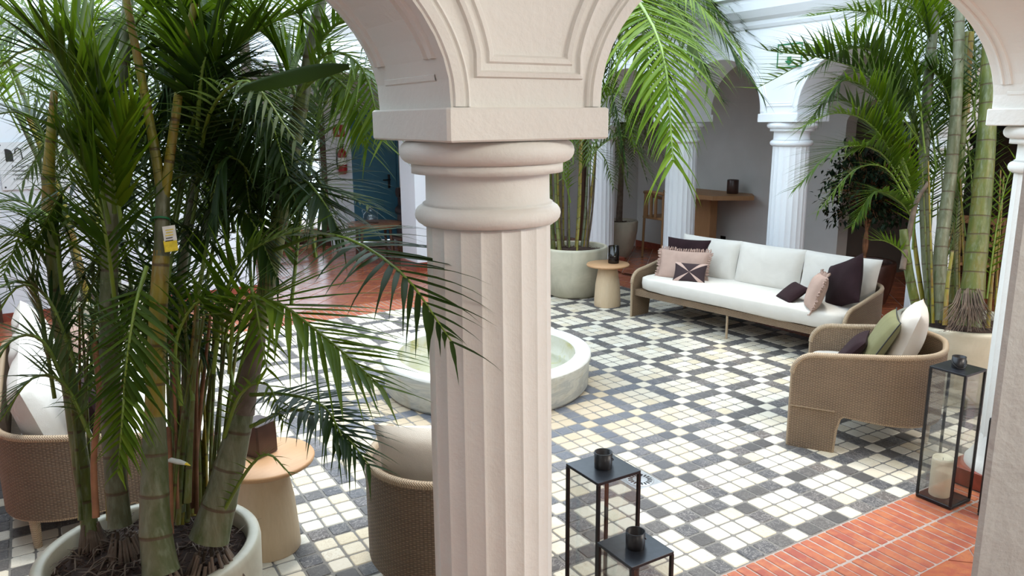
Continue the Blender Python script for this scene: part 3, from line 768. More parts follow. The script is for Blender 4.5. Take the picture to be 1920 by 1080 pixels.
def cushion(label, mat, w, h, t, pos, yaw, lean, roll=0, seed=0, group=None, pinch=.07, fringe=None, name='cushion', piping=None, wr=.012):
    """pos = centre; yaw = direction (about z) the front faces (0 = +x); lean = backward tilt"""
    o = thing(name, label, 'cushion', pos, group)
    # local pillow: x = width, y = height, z = thickness(front) -> stand it up
    B = Matrix.Rotation(yaw, 4, 'Z')@Matrix.Rotation(-lean, 4, 'Y')@Matrix(((0, 0, 1, 0), (1, 0, 0, 0), (0, 1, 0, 0), (0, 0, 0, 1)))@Matrix.Rotation(roll, 4, 'Z')
    M = Matrix.Translation(pos)@B
    place(pillow(w, h, t, pinch=pinch, seed=seed, wr=wr), M).build('cover', mat, o)
    if fringe:
        f = MB(); rs = random.Random(seed); n = 90; per = []
        for k in range(n):
            s = k/n*4; q = int(s); u = (s-q)*2-1
            x, y = [(u, -1), (1, u), (-u, 1), (-1, -u)][q]
            px = 1-pinch*(1-abs(y)**2)*abs(x)**3; py = 1-pinch*(1-abs(x)**2)*abs(y)**3
            nx, ny = [(0, -1), (1, 0), (0, 1), (-1, 0)][q]
            p = Vector((x*w/2*px, y*h/2*py, 0))
            for r in range(2):
                a = Vector((nx, ny, 0))*.03+Vector((rs.uniform(-.01, .01), rs.uniform(-.01, .01), rs.uniform(-.014, .014)))
                f.tube([M@p, M@(p+a*.6+Vector((0, 0, rs.uniform(-.006, .006)))), M@(p+a)], [.008, .007, .004], 5)
        f.build('fringe', fringe, o)
    if piping:
        pts = []
        n = 80
        for k in range(n):
            s = k/n*4; q = int(s); u = (s-q)*2-1
            x, y = [(u, -1), (1, u), (-u, 1), (-1, -u)][q]
            px = 1-pinch*(1-abs(y)**2)*abs(x)**3; py = 1-pinch*(1-abs(x)**2)*abs(y)**3
            pts.append(M@Vector((x*w/2*px, y*h/2*py, 0)))
        f = MB(); f.tube(pts, .004, 5, closed=True); f.build('piping', piping, o)
    return o
# ---- wicker tub furniture
def wicker_shell(root, W, D, hf, hb, seat, foot, rad, mat, zlow=.2, gap=.0, back_leg=True, thick=.028, mids=(), front_to_floor=True, bulge=0.0):
    """local frame: opening faces +y, width along x (centre 0), y from 0 (front) to -D (back)."""
    P = []; hw = W/2
    yb = -D
    def seg(a, b, n): return [(a[0]+(b[0]-a[0])*k/n, a[1]+(b[1]-a[1])*k/n) for k in range(n)]
    P += seg((-hw, 0), (-hw, yb+rad), 14)
    P += [(-hw+rad-rad*math.cos(PI/2*k/12), yb+rad-rad*math.sin(PI/2*k/12)) for k in range(12)]
    P += seg((-hw+rad, yb), (hw-rad, yb), 14)
    P += [(hw-rad+rad*math.sin(PI/2*k/12), yb+rad-rad*math.cos(PI/2*k/12)) for k in range(12)]
    P += seg((hw, yb+rad), (hw, 0), 14)+[(hw, 0)]
    L = [0]
    for a, b in zip(P[:-1], P[1:]): L.append(L[-1]+math.dist(a, b))
    T = L[-1]; cr = .13
    Q = []; LL = []
    # denser sampling near the fronts for the rounded corner
    ss = [0, .004, .015, .035, .06, .09, cr]; ss += [cr+(T-2*cr)*k/70 for k in range(1, 71)]; ss += [T-q for q in (.09, .06, .035, .015, .004, 0)]
    def pt(s):
        for k in range(len(L)-1):
            if L[k+1] >= s or k == len(L)-2:
                f = (s-L[k])/max(1e-9, L[k+1]-L[k]); a, b = P[k], P[k+1]
                x, y = a[0]+(b[0]-a[0])*f, a[1]+(b[1]-a[1])*f; dx, dy = b[0]-a[0], b[1]-a[1]; q = math.hypot(dx, dy) or 1
                return Vector((x, y)), Vector((dy/q, -dx/q))*-1
    side_len = D-rad*.4
    def ztop(s):
        e = min(s, T-s); k = min(1, e/side_len); k = k*k*(3-2*k)
        z = hf+(hb-hf)*k
        if e < cr: z -= cr*(1-math.sqrt(max(0, 1-((cr-e)/cr)**2)))
        return z
    def zbot(s):
        e = min(s, T-s)
        if e < foot: return .004
        if e < foot+.05: return .004+(zlow-.004)*math.sqrt(1-(1-(e-foot)/.05)**2)
        return zlow-.03*math.sin(PI*min(1, max(0, (s-foot)/(T-2*foot))))
    ss = sorted(set([min(T, max(0, q)) for q in ss+[foot-.001, foot, foot+.01, foot+.03, foot+.05, T-foot+.001, T-foot, T-foot-.01, T-foot-.03, T-foot-.05]]))
    nz = 9; outer = []; inner = []; uvs = []
    for s in ss:
        p, n = pt(s); zb, zt = zbot(s), ztop(s)
        for k in range(nz+1):
            f = k/nz; z = zb+(zt-zb)*f; off = bulge*math.sin(PI*min(1, max(0, z/hb)))
            outer.append((p.x-n.x*(thick/2+off), p.y-n.y*(thick/2+off), z)); inner.append((p.x+n.x*(thick/2-off), p.y+n.y*(thick/2-off), z)); uvs.append((s, z))
    n1 = nz+1; fo = []; fi = []
    for a in range(len(ss)-1):
        for k in range(nz): q = a*n1+k; fo.append((q, q+n1, q+n1+1, q+1)); fi.append((q, q+1, q+n1+1, q+n1))
    m = MB(); m.add(outer, fo, uvs); m.add(inner, fi, uvs); m.build('woven_shell', mat, root, True)
    # wrapped rim all round the edge
    top = []; bot = []
    for s in ss:
        p, n = pt(s); top.append((p.x, p.y, ztop(s))); bot.append((p.x, p.y, zbot(s)))
    m = MB(); m.tube(top, .019, 8); m.build('rim', M_RIM, root, True)
    m = MB(); m.tube(bot, .014, 6)
    for s0_, s1_ in ((0, foot), (T-foot, T)): m.tube([(lambda p_, n_: (p_.x-n_.x*(thick/2+.001), p_.y-n_.y*(thick/2+.001), zlow+.02))(*pt(s0_+(s1_-s0_)*k/4)) for k in range(5)], .005, 5)
    for s in (0, T): p, n = pt(s); m.tube([(p.x, p.y, 0.003), (p.x, p.y, ztop(s))], .014, 8)
    m.build('edge_binding', M_RIM, root, True)
    # seat deck and front rail
    m = MB(); poly = []
    for s_ in [T*k/60 for k in range(61)]:
        p, n = pt(s_); poly.append((p.x*(1-.02/hw*1.0), (p.y+D/2)*(1-.04/D)-D/2 - (.012 if s_ in (0, T) else 0)))
    n_ = len(poly); z0_, z1_ = seat-.075, seat-.01
    m.add([(x, y, z) for z in (z0_, z1_) for x, y in poly], [tuple(range(n_)), tuple(range(2*n_-1, n_-1, -1))]+[(i, n_+i, n_+(i+1) % n_, (i+1) % n_) for i in range(n_)], [(x, z) for z in (z0_, z1_) for x, y in poly], smooth=False)
    m.build('seat_rail', mat, root, True)
    for x in mids:
        MB().tube([(x, -.05, seat-.07), (x, -.05, 0)], .012, 10).build('leg', M_RIM, root, True)
    if back_leg:
        for sx in (-1, 1):
            p = (sx*(hw-rad*.34), yb+rad*.34)
            MB().tube([(p[0], p[1], zlow), (p[0]*1.0, p[1], .0)], [.028, .02], 10).build('leg', M_RIM, root, True)
# right armchair
def frame(px, py, yaw):   # local +y = facing direction
    return Matrix.Translation((px, py, 0))@Matrix.Rotation(yaw, 4, 'Z')
def local_thing(name, label, cat, x, y, yaw, group=None):
    return thing(name, label, cat, (x, y, 0), group, yaw)
def cush_on(M, yaw, label, mat, w, h, t, lp, lyaw, lean, **k):
    p = M@Vector(lp); return cushion(label, mat, w, h, t, tuple(p), yaw+lyaw, lean, **k)
# chair frame: facing f, lateral r = f rotated -90
cw, cdp = .80, .85
yawA = math.atan2(.5, .866)*-1+PI/2+math.radians(60) - PI/2  # placeholder, set below
def yaw_of(fx, fy): return math.atan2(fy, fx)-PI/2
ya = yaw_of(-.5, .866); Ma = frame(4.375, 3.345, ya)
ch = local_thing('wicker_armchair', 'wicker tub armchair at right with white and olive cushions, beside the tall lantern', 'armchair', 4.375, 3.345, ya, 'wicker tub armchairs')
wicker_shell(ch, cw, cdp, .625, .675, .36, .27, .34, M_WICK, zlow=.26, back_leg=False)
MB().tube([(0, -cdp+.06, .24), (0, -cdp+.06, 0)], [.028, .02], 10).build('leg', M_RIM, ch, True)
st = place(seat_pad(cw-.07, cdp-.10, .12, seed=3, rb=.26), Matrix.Translation((0, -.395, .40))).build('seat_cushion', M_CREAM, ch, True)
hf = PI/2  # cushion() faces +x at yaw 0 ; chair faces local +y
cush_on(Ma, ya+hf, 'plump white back cushion in the wicker armchair at right', M_CREAM, .54, .50, .19, (.12, -.62, .655), 0, .30, seed=5, group=None)
cush_on(Ma, ya+hf, 'olive green piped cushion leaning on the white one in the right armchair', M_OLIVE, .44, .44, .12, (.02, -.46, .65), .10, .50, seed=6, piping=M_INK)
cush_on(Ma, ya+hf, 'small dark maroon cushion in front of the olive one in the right armchair', M_DARK, .34, .30, .09, (.0, -.30, .575), .0, .70, seed=8)
# near armchair seen from behind
yn = yaw_of(.57, .82); Mn = frame(1.785, 3.375, yn)
ch = local_thing('wicker_armchair', 'wicker tub armchair seen from behind, partly hidden by the big fluted column', 'armchair', 1.785, 3.375, yn, 'wicker tub armchairs')
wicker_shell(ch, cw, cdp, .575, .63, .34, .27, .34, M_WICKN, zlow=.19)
place(seat_pad(cw-.07, cdp-.10, .12, seed=4, rb=.26), Matrix.Translation((0, -.395, .40))).build('seat_cushion', M_CREAM, ch, True)
cush_on(Mn, yn+hf, 'cream back cushion rising above the armchair back left of the big column', M_CREAM, .62, .44, .20, (-.03, -.63, .60), 0, .12, seed=9)
# long sofas
def sofa(x, y, yaw, label, mat):
    L = 2.40; D = .88
    t = local_thing('wicker_sofa', label, 'sofa', x, y, yaw, 'long wicker sofas')
    wicker_shell(t, L, D, .50, .60, .31, .26, .34, mat, zlow=.18, mids=(0,))
    place(seat_pad(L-.07, D-.10, .15, seed=11, wr=.012, rb=.26), Matrix.Translation((0, -.40, .375))).build('seat_cushion', M_CUSH, t, True)
    return t, frame(x, y, yaw)
ys = yaw_of(-.992, -.129)
sx, sy = 5.365+.129*1.2*1.0, 6.33-.992*1.2
sf, Ms = sofa(sx, sy, ys, 'long wicker sofa with white cushions in front of the white columns', M_WICK)
# local x axis of the sofa: +x ... ; left end in the photo is local +x or -x, resolved with e
e = -1 if (Ms@Vector((1, 0, 0))).y > (Ms@Vector((-1, 0, 0))).y else 1
e = -e   # e*x positive = far (left in photo) end
bw = .74
for k, (lx, lab) in enumerate(((.74, 'white back cushion at the left end of the long sofa, behind the dark one'), (0, 'white back cushion in the middle of the long sofa'), (-.74, 'white back cushion at the right end of the long sofa, behind the dark one'))):
    cush_on(Ms, ys+hf, lab, M_CUSH, bw+.02, .46, .20, (e*lx, -.70, .62), 0, .22, seed=20+k, group='white sofa back cushions', pinch=.04)
cush_on(Ms, ys+hf, 'dark aubergine velvet cushion standing at the left end of the long sofa', M_DARK, .50, .42, .14, (e*.92, -.56, .62), .25*e, .22, seed=30)
cush_on(Ms, ys+hf, 'rose cushion with fringed edge at the left end of the long sofa', M_PINK, .54, .33, .13, (e*.80, -.35, .575), .35*e, .38, seed=31, fringe=M_PINK)
cush_on(Ms, ys+hf, 'small dark cushion with rose rays in front of the fringed rose cushion', M_RAYS, .34, .22, .08, (e*.62, -.24, .535), .42*e, .5, seed=32)
cush_on(Ms, ys+hf, 'dark aubergine velvet cushion standing on its corner at the right end of the sofa', M_DARK, .48, .46, .14, (-e*.93, -.45, .64), -.55*e, .30, roll=.45, seed=33)
cush_on(Ms, ys+hf, 'rose cushion with fringe leaning at the right end of the sofa', M_PINK, .40, .34, .14, (-e*.80, -.22, .575), -.95*e, .35, seed=34, fringe=M_PINK, roll=.1)
cush_on(Ms, ys+hf, 'small dark cushion lying flat on the sofa seat before the fringed one', M_DARK, .30, .24, .09, (-e*.52, -.30, .51), -.6*e, .95, seed=35)
# left sofa, seen past the near end
yl = yaw_of(1, 0.0)
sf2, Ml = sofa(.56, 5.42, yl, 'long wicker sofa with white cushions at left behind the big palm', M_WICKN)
near0 = (Ml@Vector((-1, 0, 0))).y < (Ml@Vector((1, 0, 0))).y
for k, lx in enumerate((-.74, 0, .74)):
    cush_on(Ml, yl+hf, ('white back cushion nearest on the left sofa', 'middle white back cushion on the left sofa', 'farthest white back cushion on the left sofa')[k if near0 else 2-k], M_CUSH, bw+.02, .50, .22, (lx, -.68, .62), 0, .30, seed=40+k, group='white cushions on the left sofa', pinch=.04)
en = 1 if (Ml@Vector((1, 0, 0))).y < (Ml@Vector((-1, 0, 0))).y else -1
cush_on(Ml, yl+hf, 'black cushion at the near end of the left sofa', M_DARK, .44, .40, .14, (en*.94, -.42, .62), 0, .3, seed=44)
cush_on(Ml, yl+hf, 'rose cushion at the far end of the left sofa', M_PINK, .44, .38, .14, (-en*.9, -.45, .62), 0, .3, seed=45)

# ---- pots
def pot(name, label, cx, cy, rt, h, mat, rb=None, soil=True, style=0, cat='pot'):
    t = thing(name, label, cat, (cx, cy, 0)); rb = rb or rt*.80
    if style == 0: pr = [(rb*.86, 0), (rb, .03), (rb+(rt-rb)*.55, h*.35), (rt*.985, h*.7), (rt, h-.03), (rt-.004, h-.006), (rt-.012, h), (rt-.040, h), (rt-.048, h-.008), (rt-.050, h-.10)]
    else: pr = [(rb*.5, 0), (rb*.75, .04), (rb, .14), (rt*.97, h*.7), (rt, h-.02), (rt-.01, h), (rt-.035, h), (rt-.045, h-.02), (rt-.05, h-.1)]
    MB().lathe(pr, 72, (cx, cy), (True, False)).build('pot_body', mat, t)
    if soil:
        zs = h-.07; m = MB(); rings = 14; vs = []; fs = []; N = 48
        for k in range(rings+1):
            r = (rt-.043)*k/rings
            for i in range(N):
                a = 2*PI*i/N; x, y = cx+r*math.cos(a), cy+r*math.sin(a)
                z = zs+.035*(1-(k/rings)**2)+.018*noise.noise(Vector((x*22, y*22, 0)))+.02*noise.noise(Vector((x*7, y*7, 3)))
                vs.append((x, y, z))
        for k in range(rings):
            for i in range(N): j = (i+1) % N; fs.append((k*N+i, k*N+j, (k+1)*N+j, (k+1)*N+i))
        m.add(vs, fs); m.build('soil', M_SOIL, t)
        c = MB(); rs = random.Random(int(cx*100))
        for k in range(520 if rt > .36 and cx < 1 else 160):
            a = rs.uniform(0, 2*PI); r = (rt-.06)*math.sqrt(rs.random()); x, y = cx+r*math.cos(a), cy+r*math.sin(a); z = zs+.035*(1-(r/rt)**2)+.008
            b = rs.uniform(0, 2*PI); l = rs.uniform(.012, .05); dz = rs.uniform(-.012, .02)
            c.tube([(x, y, z), (x+l*math.cos(b), y+l*math.sin(b), z+dz)], [rs.uniform(.002, .005), .0015], 4)
        c.build('bark_mulch', M_BARK, t, kind='stuff')
    return t
P1C = (.205, 2.93); P1H = .58
pot('plant_pot', 'large pale glazed pot holding the big foreground palm at lower left', P1C[0], P1C[1], .39, P1H, M_POT)
P2C = (5.50, 7.58)
pot('plant_pot', 'pale glazed pot with a palm left of the small table, behind the big column', P2C[0], P2C[1], .41, .60, M_POT)
P3C = (5.86, 3.10)
pot('plant_pot', 'large beige glazed pot with the right palm behind the wicker armchair', P3C[0], P3C[1], .45, .60, M_POT)
pot('plant_pot', 'tapered beige pot with a slender palm in the far right corner of the gallery', 7.58, 9.28, .29, .58, M_POTB, rb=.22, style=1)
pot('plant_pot', 'dark brown pot with the bushy ficus behind the right end of the sofa', 7.95, 5.35, .34, .50, M_POTD, rb=.26)

# ---- palms
def bez(P, n):
    P = [Vector(p) for p in P]; N = len(P)
    if N == 2: return [P[0].lerp(P[1], k/n) for k in range(n+1)]
    out = []
    for k in range(n+1):   # catmull-rom
        s = k/n*(N-1); i = min(int(s), N-2); f = s-i
        a = P[max(i-1, 0)]; b = P[i]; c = P[i+1]; d = P[min(i+2, N-1)]
        if i == 0: a = b*2-c
        if i == N-2: d = c*2-b
        out.append(.5*((2*b)+(c-a)*f+(2*a-5*b+4*c-d)*f*f+(-a+3*b-3*c+d)*f*f*f))
    return out
def frond(parent, pts, L=.32, n=30, wid=.018, droop=.5, mat=None, start=.18, fwd=.75, fold=.35, up=None, rs=random, rad=.007, seg=5):
    """one palm frond: rachis curve with two rows of folded leaflets"""
    mat = mat or M_LEAF
    C_ = bez(pts, 36); Ln = [0]
    for a, b in zip(C_[:-1], C_[1:]): Ln.append(Ln[-1]+(b-a).length)
    T = Ln[-1]
    m = MB(); idx = list(range(0, 37, 3)); m.tube([C_[i] for i in idx], [rad*(1-.8*i/36)+.001 for i in idx], 5)
    fr = m.build('frond', M_PET, parent)
    m = MB(); ca = rs.uniform(.85, 1.0)
    def curve(s):
        s = max(0, min(T*.9999, s)); k = 0
        while Ln[k+1] < s: k += 1
        f = (s-Ln[k])/(Ln[k+1]-Ln[k]); return C_[k].lerp(C_[k+1], f), (C_[k+1]-C_[k]).normalized()
    for k in range(n):
        q = k/(n-1)
        s = T*(start+(1-start)*q); p, t = curve(s)
        nrm = Vector(up) if up is not None else Vector((0, 0, 1))
        nrm = nrm-t*nrm.dot(t)
        if nrm.length < .15: nrm = Vector((-t.z, 0, t.x)) if abs(t.z) > .5 else Vector((0, 0, 1))
        nrm.normalize(); sd = t.cross(nrm).normalized()
        env = (math.sin(PI*min(1, .16+.86*q))**.6) if q < .97 else .45
        ll0 = L*env
        for sg in (-1, 1):
            ll = ll0*rs.uniform(.86, 1.08)
            ang = fwd*(.75+.55*q)+rs.uniform(-.10, .10)
            d = (sd*sg*math.cos(ang)+t*math.sin(ang)+nrm*(fold+rs.uniform(-.12, .12))).normalized()
            w = wid*rs.uniform(.8, 1.1)*(1-.35*q); dr = droop*rs.uniform(.7, 1.3)
            pos = p.copy(); vs = []; cur = d.copy()
            wd = cur.cross(nrm).normalized()
            for j in range(seg+1):
                f = j/seg; ww = w*(.45+.55*math.sin(PI*min(1, f*1.4+.15)))*(1-f**3) if j < seg else .0004
                side = cur.cross(Vector((0, 0, 1)))
                if side.length < .2: side = wd
                side.normalize(); side = (side*.55+wd*.45*(1 if side.dot(wd) > 0 else -1)).normalized(); nn = side.cross(cur).normalized()
                vs += [pos-side*ww*.5, pos-nn*ww*.16*(1 if nn.z > 0 else -1), pos+side*ww*.5]
                pos = pos+cur*(ll/seg); cur = (cur+Vector((0, 0, -1))*dr*(.25+f)*.55/seg*3*.6).normalized()
            fs = []
            for j in range(seg):
                a = 3*j; fs += [(a, a+1, a+4, a+3), (a+1, a+2, a+5, a+4)]
            m.add(vs, fs)
    m.build('leaflets', mat, fr, kind='stuff')
    return fr
def stem(parent, pts, r0, r1, mat, name='stem', n=24, node=.135):
    C_ = bez(pts, n); L = 0; rr = []
    for k, p in enumerate(C_):
        if k: L += (p-C_[k-1]).length
        f = k/n; r = r0+(r1-r0)*f
        rr.append(r*(1+.05*(1-min(1, abs(((L/node)+.5) % 1-.5)*6))))
    m = MB(); m.tube(C_, rr, 14); return m.build(name, mat, parent)
def arch_frond(parent, base, az, length, rise, fall, rs, **k):
    """free-standing frond: rises from base then arches over"""
    d = Vector((math.cos(az), math.sin(az), 0)); b = Vector(base)
    P = [b, b+d*length*.22+Vector((0, 0, rise*.75)), b+d*length*.58+Vector((0, 0, rise)), b+d*length+Vector((0, 0, rise-fall))]
    return frond(parent, P, rs=rs, **k)
def A(L_): return [at(*p) for p in L_]
# ---- big foreground palm
rs = random.Random(5)
pm = thing('areca_palm', 'big multi-stemmed areca palm filling the left foreground', 'palm', (P1C[0], P1C[1], .53), 'potted palms')
M_ = pm
stem(M_, A([(170, 1000, 2.95), (142, 800, 2.92), (108, 560, 2.88), (95, 400, 2.84), (90, 330, 2.82)]), .030, .022, M_STB)
stem(M_, A([(92, 400, 2.83), (92, 320, 2.82), (96, 250, 2.8), (102, 170, 2.78)]), .025, .012, M_STY, 'crown_shaft')
stem(M_, A([(225, 985, 2.85), (210, 800, 2.83), (204, 620, 2.8), (206, 470, 2.78), (212, 330, 2.76)]), .040, .024, M_STG)
stem(M_, A([(212, 330, 2.76), (222, 220, 2.74), (232, 110, 2.72), (240, 0, 2.7)]), .020, .018, M_STG)
stem(M_, A([(302, 1072, 2.62), (291, 985, 2.62), (290, 870, 2.62), (290, 780, 2.62)]), .058, .034, M_STG)
stem(M_, A([(290, 790, 2.62), (292, 700, 2.61), (298, 560, 2.6), (303, 470, 2.6)]), .033, .026, M_STY)
stem(M_, A([(303, 480, 2.6), (305, 400, 2.6), (306, 340, 2.6)]), .026, .021, M_STG, 'crown_shaft')
stem(M_, A([(302, 350, 2.6), (290, 280, 2.58), (268, 160, 2.56), (235, -10, 2.5)]), .018, .012, M_STY, 'petiole')
stem(M_, A([(308, 370, 2.6), (322, 270, 2.58), (342, 130, 2.56), (368, -10, 2.5)]), .017, .012, M_STY, 'petiole')
stem(M_, A([(392, 1010, 2.75), (412, 940, 2.75), (436, 850, 2.75), (455, 770, 2.75)]), .068, .040, M_STG)
stem(M_, A([(455, 775, 2.75), (470, 700, 2.75), (482, 655, 2.75), (487, 630, 2.75)]), .040, .020, M_STUMP, 'dry_stump')
stem(M_, A([(404, 985, 2.9), (440, 800, 2.86), (486, 600, 2.82), (514, 470, 2.8)]), .034, .030, M_STB)
stem(M_, A([(512, 480, 2.8), (535, 360, 2.78), (560, 220, 2.75), (570, 165, 2.74)]), .031, .024, M_STB)
stem(M_, A([(569, 175, 2.74), (582, 90, 2.72), (603, -10, 2.7)]), .022, .018, M_STG)
stem(M_, A([(335, 960, 3.0), (328, 740, 2.98), (340, 520, 2.95), (366, 350, 2.9), (392, 190, 2.88)]), .021, .015, M_STG)
stem(M_, A([(320, 1000, 2.8), (319, 900, 2.8), (316, 800, 2.8)]), .011, .009, M_STR)
stem(M_, A([(180, 970, 2.72), (176, 860, 2.72), (186, 740, 2.72), (178, 640, 2.72)]), .012, .008, M_STR)
for k in range(40):
    x0 = rs.uniform(318, 410); x1 = x0+rs.uniform(-22, 50); D0 = rs.uniform(2.8, 3.15)
    stem(M_, A([(x0, rs.uniform(940, 985), D0), ((x0*2+x1)/3, 800, D0), (x1, rs.uniform(560, 640), D0-.05)]), rs.uniform(.006, .013), .005, rs.choice((M_STY, M_STB, M_STR, M_STB)), 'young_stem', 12)
for k in range(14):
    x0 = rs.uniform(150, 262); x1 = x0+rs.uniform(-40, 30); D0 = rs.uniform(2.8, 3.1)
    stem(M_, A([(x0, 975, D0), ((x0*2+x1)/3, 820, D0), (x1, rs.uniform(560, 700), D0-.05)]), rs.uniform(.005, .010), .004, rs.choice((M_STY, M_STB, M_STB)), 'young_stem', 12)
rt_ = MB()
for bx_, by_, bD, rr_ in ((300, 1062, 2.62, .058), (392, 1006, 2.75, .07), (228, 982, 2.85, .05), (172, 996, 2.95, .036)):
    c0 = at(bx_, by_, bD)
    for k in range(34):
        a = 2*PI*k/34+rs.uniform(-.1, .1); d = Vector((math.cos(a), math.sin(a), 0)); z_ = rs.uniform(.0, .05)
        zf = .535
        rt_.tube([Vector((c0.x, c0.y, zf+.05+z_))+d*rr_*.72, Vector((c0.x, c0.y, zf+.02+z_*.4))+d*rr_*1.05, Vector((c0.x, c0.y, zf-.02))+d*rr_*rs.uniform(1.25, 1.6)], [.006, .007, .004], 5)
rt_.build('root_collar', M_STUMP, M_, kind='stuff')
dl = MB()
for k in range(170):
    a = rs.uniform(0, 2*PI); r_ = .31*math.sqrt(rs.random()); p_ = Vector((P1C[0]+r_*math.cos(a), P1C[1]+r_*math.sin(a), .55)); b_ = rs.uniform(0, 2*PI); l_ = rs.uniform(.04, .12)
    e_ = p_+Vector((math.cos(b_)*l_, math.sin(b_)*l_, rs.uniform(-.005, .035))); dl.tube([p_, p_.lerp(e_, .5)+Vector((0, 0, rs.uniform(.0, .025))), e_], [.0025, .0035, .0008], 4, flat=.5)
dl.build('dead_leaves', M_STUMP, M_, kind='stuff')
F = lambda P, **k: frond(M_, A(P), rs=rs, **k)
F([(420, 610, 2.65), (500, 562, 2.55), (600, 625, 2.48), (712, 722, 2.42)], L=.47, n=26, wid=.029, droop=.42, mat=M_LEAFB, start=.06, fold=.10)
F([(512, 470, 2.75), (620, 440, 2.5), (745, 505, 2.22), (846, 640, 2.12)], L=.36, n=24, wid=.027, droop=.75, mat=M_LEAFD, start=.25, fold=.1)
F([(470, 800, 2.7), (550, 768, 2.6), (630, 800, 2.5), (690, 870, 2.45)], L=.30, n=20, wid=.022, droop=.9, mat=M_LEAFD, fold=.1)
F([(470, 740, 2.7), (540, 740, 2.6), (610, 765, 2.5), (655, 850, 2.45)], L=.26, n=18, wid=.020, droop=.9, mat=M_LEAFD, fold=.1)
F([(275, 500, 2.5), (255, 570, 2.42), (240, 660, 2.38), (226, 800, 2.4)], L=.28, n=22, wid=.020, droop=.5, mat=M_LEAF, up=(-.5, -.8, .2), fold=.1)
F([(240, 640, 2.5), (236, 700, 2.42), (230, 780, 2.38), (222, 880, 2.4)], L=.17, n=16, wid=.020, droop=.9, mat=M_LEAFB, up=(-.5, -.8, .2), fold=.1)
F([(205, 420, 2.6), (160, 230, 2.5), (95, 90, 2.4), (-10, 0, 2.3)], L=.46, n=34, wid=.024, droop=.65, mat=M_LEAF, fold=.12)
F([(215, 400, 2.6), (205, 240, 2.5), (160, 90, 2.45), (60, -60, 2.4)], L=.46, n=32, wid=.024, droop=.6, mat=M_LEAF, fold=.12)
F([(230, 350, 2.6), (170, 160, 2.5), (60, 90, 2.4), (-60, 180, 2.3)], L=.36, n=26, wid=.02, droop=.6, mat=M_LEAFD)
F([(560, 180, 2.72), (612, 100, 2.66), (680, 130, 2.6), (716, 262, 2.56)], L=.30, n=26, wid=.016, droop=.35, mat=M_LEAFB, fold=.0)
F([(565, 170, 2.72), (610, 140, 2.66), (660, 180, 2.6), (690, 270, 2.56)], L=.24, n=22, wid=.016, droop=.6, mat=M_LEAFB, fold=.0)
F([(575, 120, 2.72), (625, 50, 2.66), (680, 40, 2.6), (720, 100, 2.56)], L=.26, n=22, wid=.016, droop=.4, mat=M_LEAF, fold=.0)
F([(600, 60, 2.7), (560, 20, 2.66), (600, -40, 2.6), (680, -60, 2.56)], L=.34, n=22, wid=.016, droop=.4, mat=M_LEAF, fold=.0)
F([(368, 360, 2.88), (392, 215, 2.5), (465, 152, 2.3), (553, 262, 2.2)], L=.28, n=26, wid=.016, droop=1.0, mat=M_LEAFG, fold=-.1)
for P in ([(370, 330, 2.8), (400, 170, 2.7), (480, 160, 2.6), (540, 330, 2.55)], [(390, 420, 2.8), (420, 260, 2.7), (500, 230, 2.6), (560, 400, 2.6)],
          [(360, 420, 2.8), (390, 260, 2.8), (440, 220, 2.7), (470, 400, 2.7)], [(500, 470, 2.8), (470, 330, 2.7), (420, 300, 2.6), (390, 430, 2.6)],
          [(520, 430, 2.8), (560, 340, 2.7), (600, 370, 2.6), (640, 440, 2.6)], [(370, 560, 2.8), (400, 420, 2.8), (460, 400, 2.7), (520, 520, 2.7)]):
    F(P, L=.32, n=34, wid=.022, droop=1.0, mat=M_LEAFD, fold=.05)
for P in ([(370, 250, 2.6), (380, 120, 2.5), (420, 20, 2.5), (500, -60, 2.5)], [(350, 260, 2.7), (400, 140, 2.6), (480, 60, 2.6), (560, 20, 2.6)], [(345, 150, 2.6), (355, 60, 2.55), (330, -20, 2.5), (280, -80, 2.5)],
          [(240, 60, 2.7), (290, 10, 2.7), (360, 30, 2.7), (410, 120, 2.7)], [(230, 120, 2.75), (280, 90, 2.8), (330, 130, 2.8), (360, 230, 2.8)], [(560, 200, 2.8), (520, 90, 2.75), (450, 40, 2.7), (380, 90, 2.7)]):
    F(P, L=.44, n=36, wid=.022, droop=.65, mat=rs.choice((M_LEAF, M_LEAF, M_LEAFD)), fold=.12)
for P in ([(110, 520, 2.9), (70, 400, 2.9), (20, 375, 2.9), (-50, 400, 2.9)], [(120, 600, 2.9), (80, 480, 2.85), (20, 440, 2.8), (-50, 470, 2.8)], [(140, 680, 2.8), (90, 560, 2.75), (30, 540, 2.7), (-30, 640, 2.7)],
          [(130, 740, 2.7), (80, 640, 2.65), (20, 640, 2.6), (-30, 730, 2.6)], [(95, 300, 2.9), (70, 230, 2.9), (30, 210, 2.9), (-30, 220, 2.9)], [(170, 820, 2.7), (120, 720, 2.65), (60, 710, 2.6), (0, 790, 2.6)]):
    F(P, L=.24, n=24, wid=.014, droop=.8, mat=rs.choice((M_LEAFG, M_LEAFD, M_LEAF)), fold=.1)
F([(430, 700, 2.6), (440, 580, 2.5), (470, 540, 2.45), (500, 690, 2.4)], L=.22, n=20, wid=.018, droop=1.0, mat=M_LEAFB, fold=.0)
F([(400, 700, 2.65), (420, 560, 2.6), (470, 470, 2.55), (590, 420, 2.5)], L=.36, n=22, wid=.020, droop=.45, mat=M_LEAF, fold=.1)
F([(230, 430, 2.55), (215, 330, 2.5), (225, 260, 2.45), (250, 200, 2.4)], L=.34, n=18, wid=.026, droop=.2, mat=M_LEAFB, up=(-.5, -.8, .2), fwd=1.05)
F([(215, 560, 2.6), (200, 450, 2.5), (170, 340, 2.45), (110, 250, 2.4)], L=.36, n=22, wid=.022, droop=.3, mat=M_LEAF, fwd=.95)
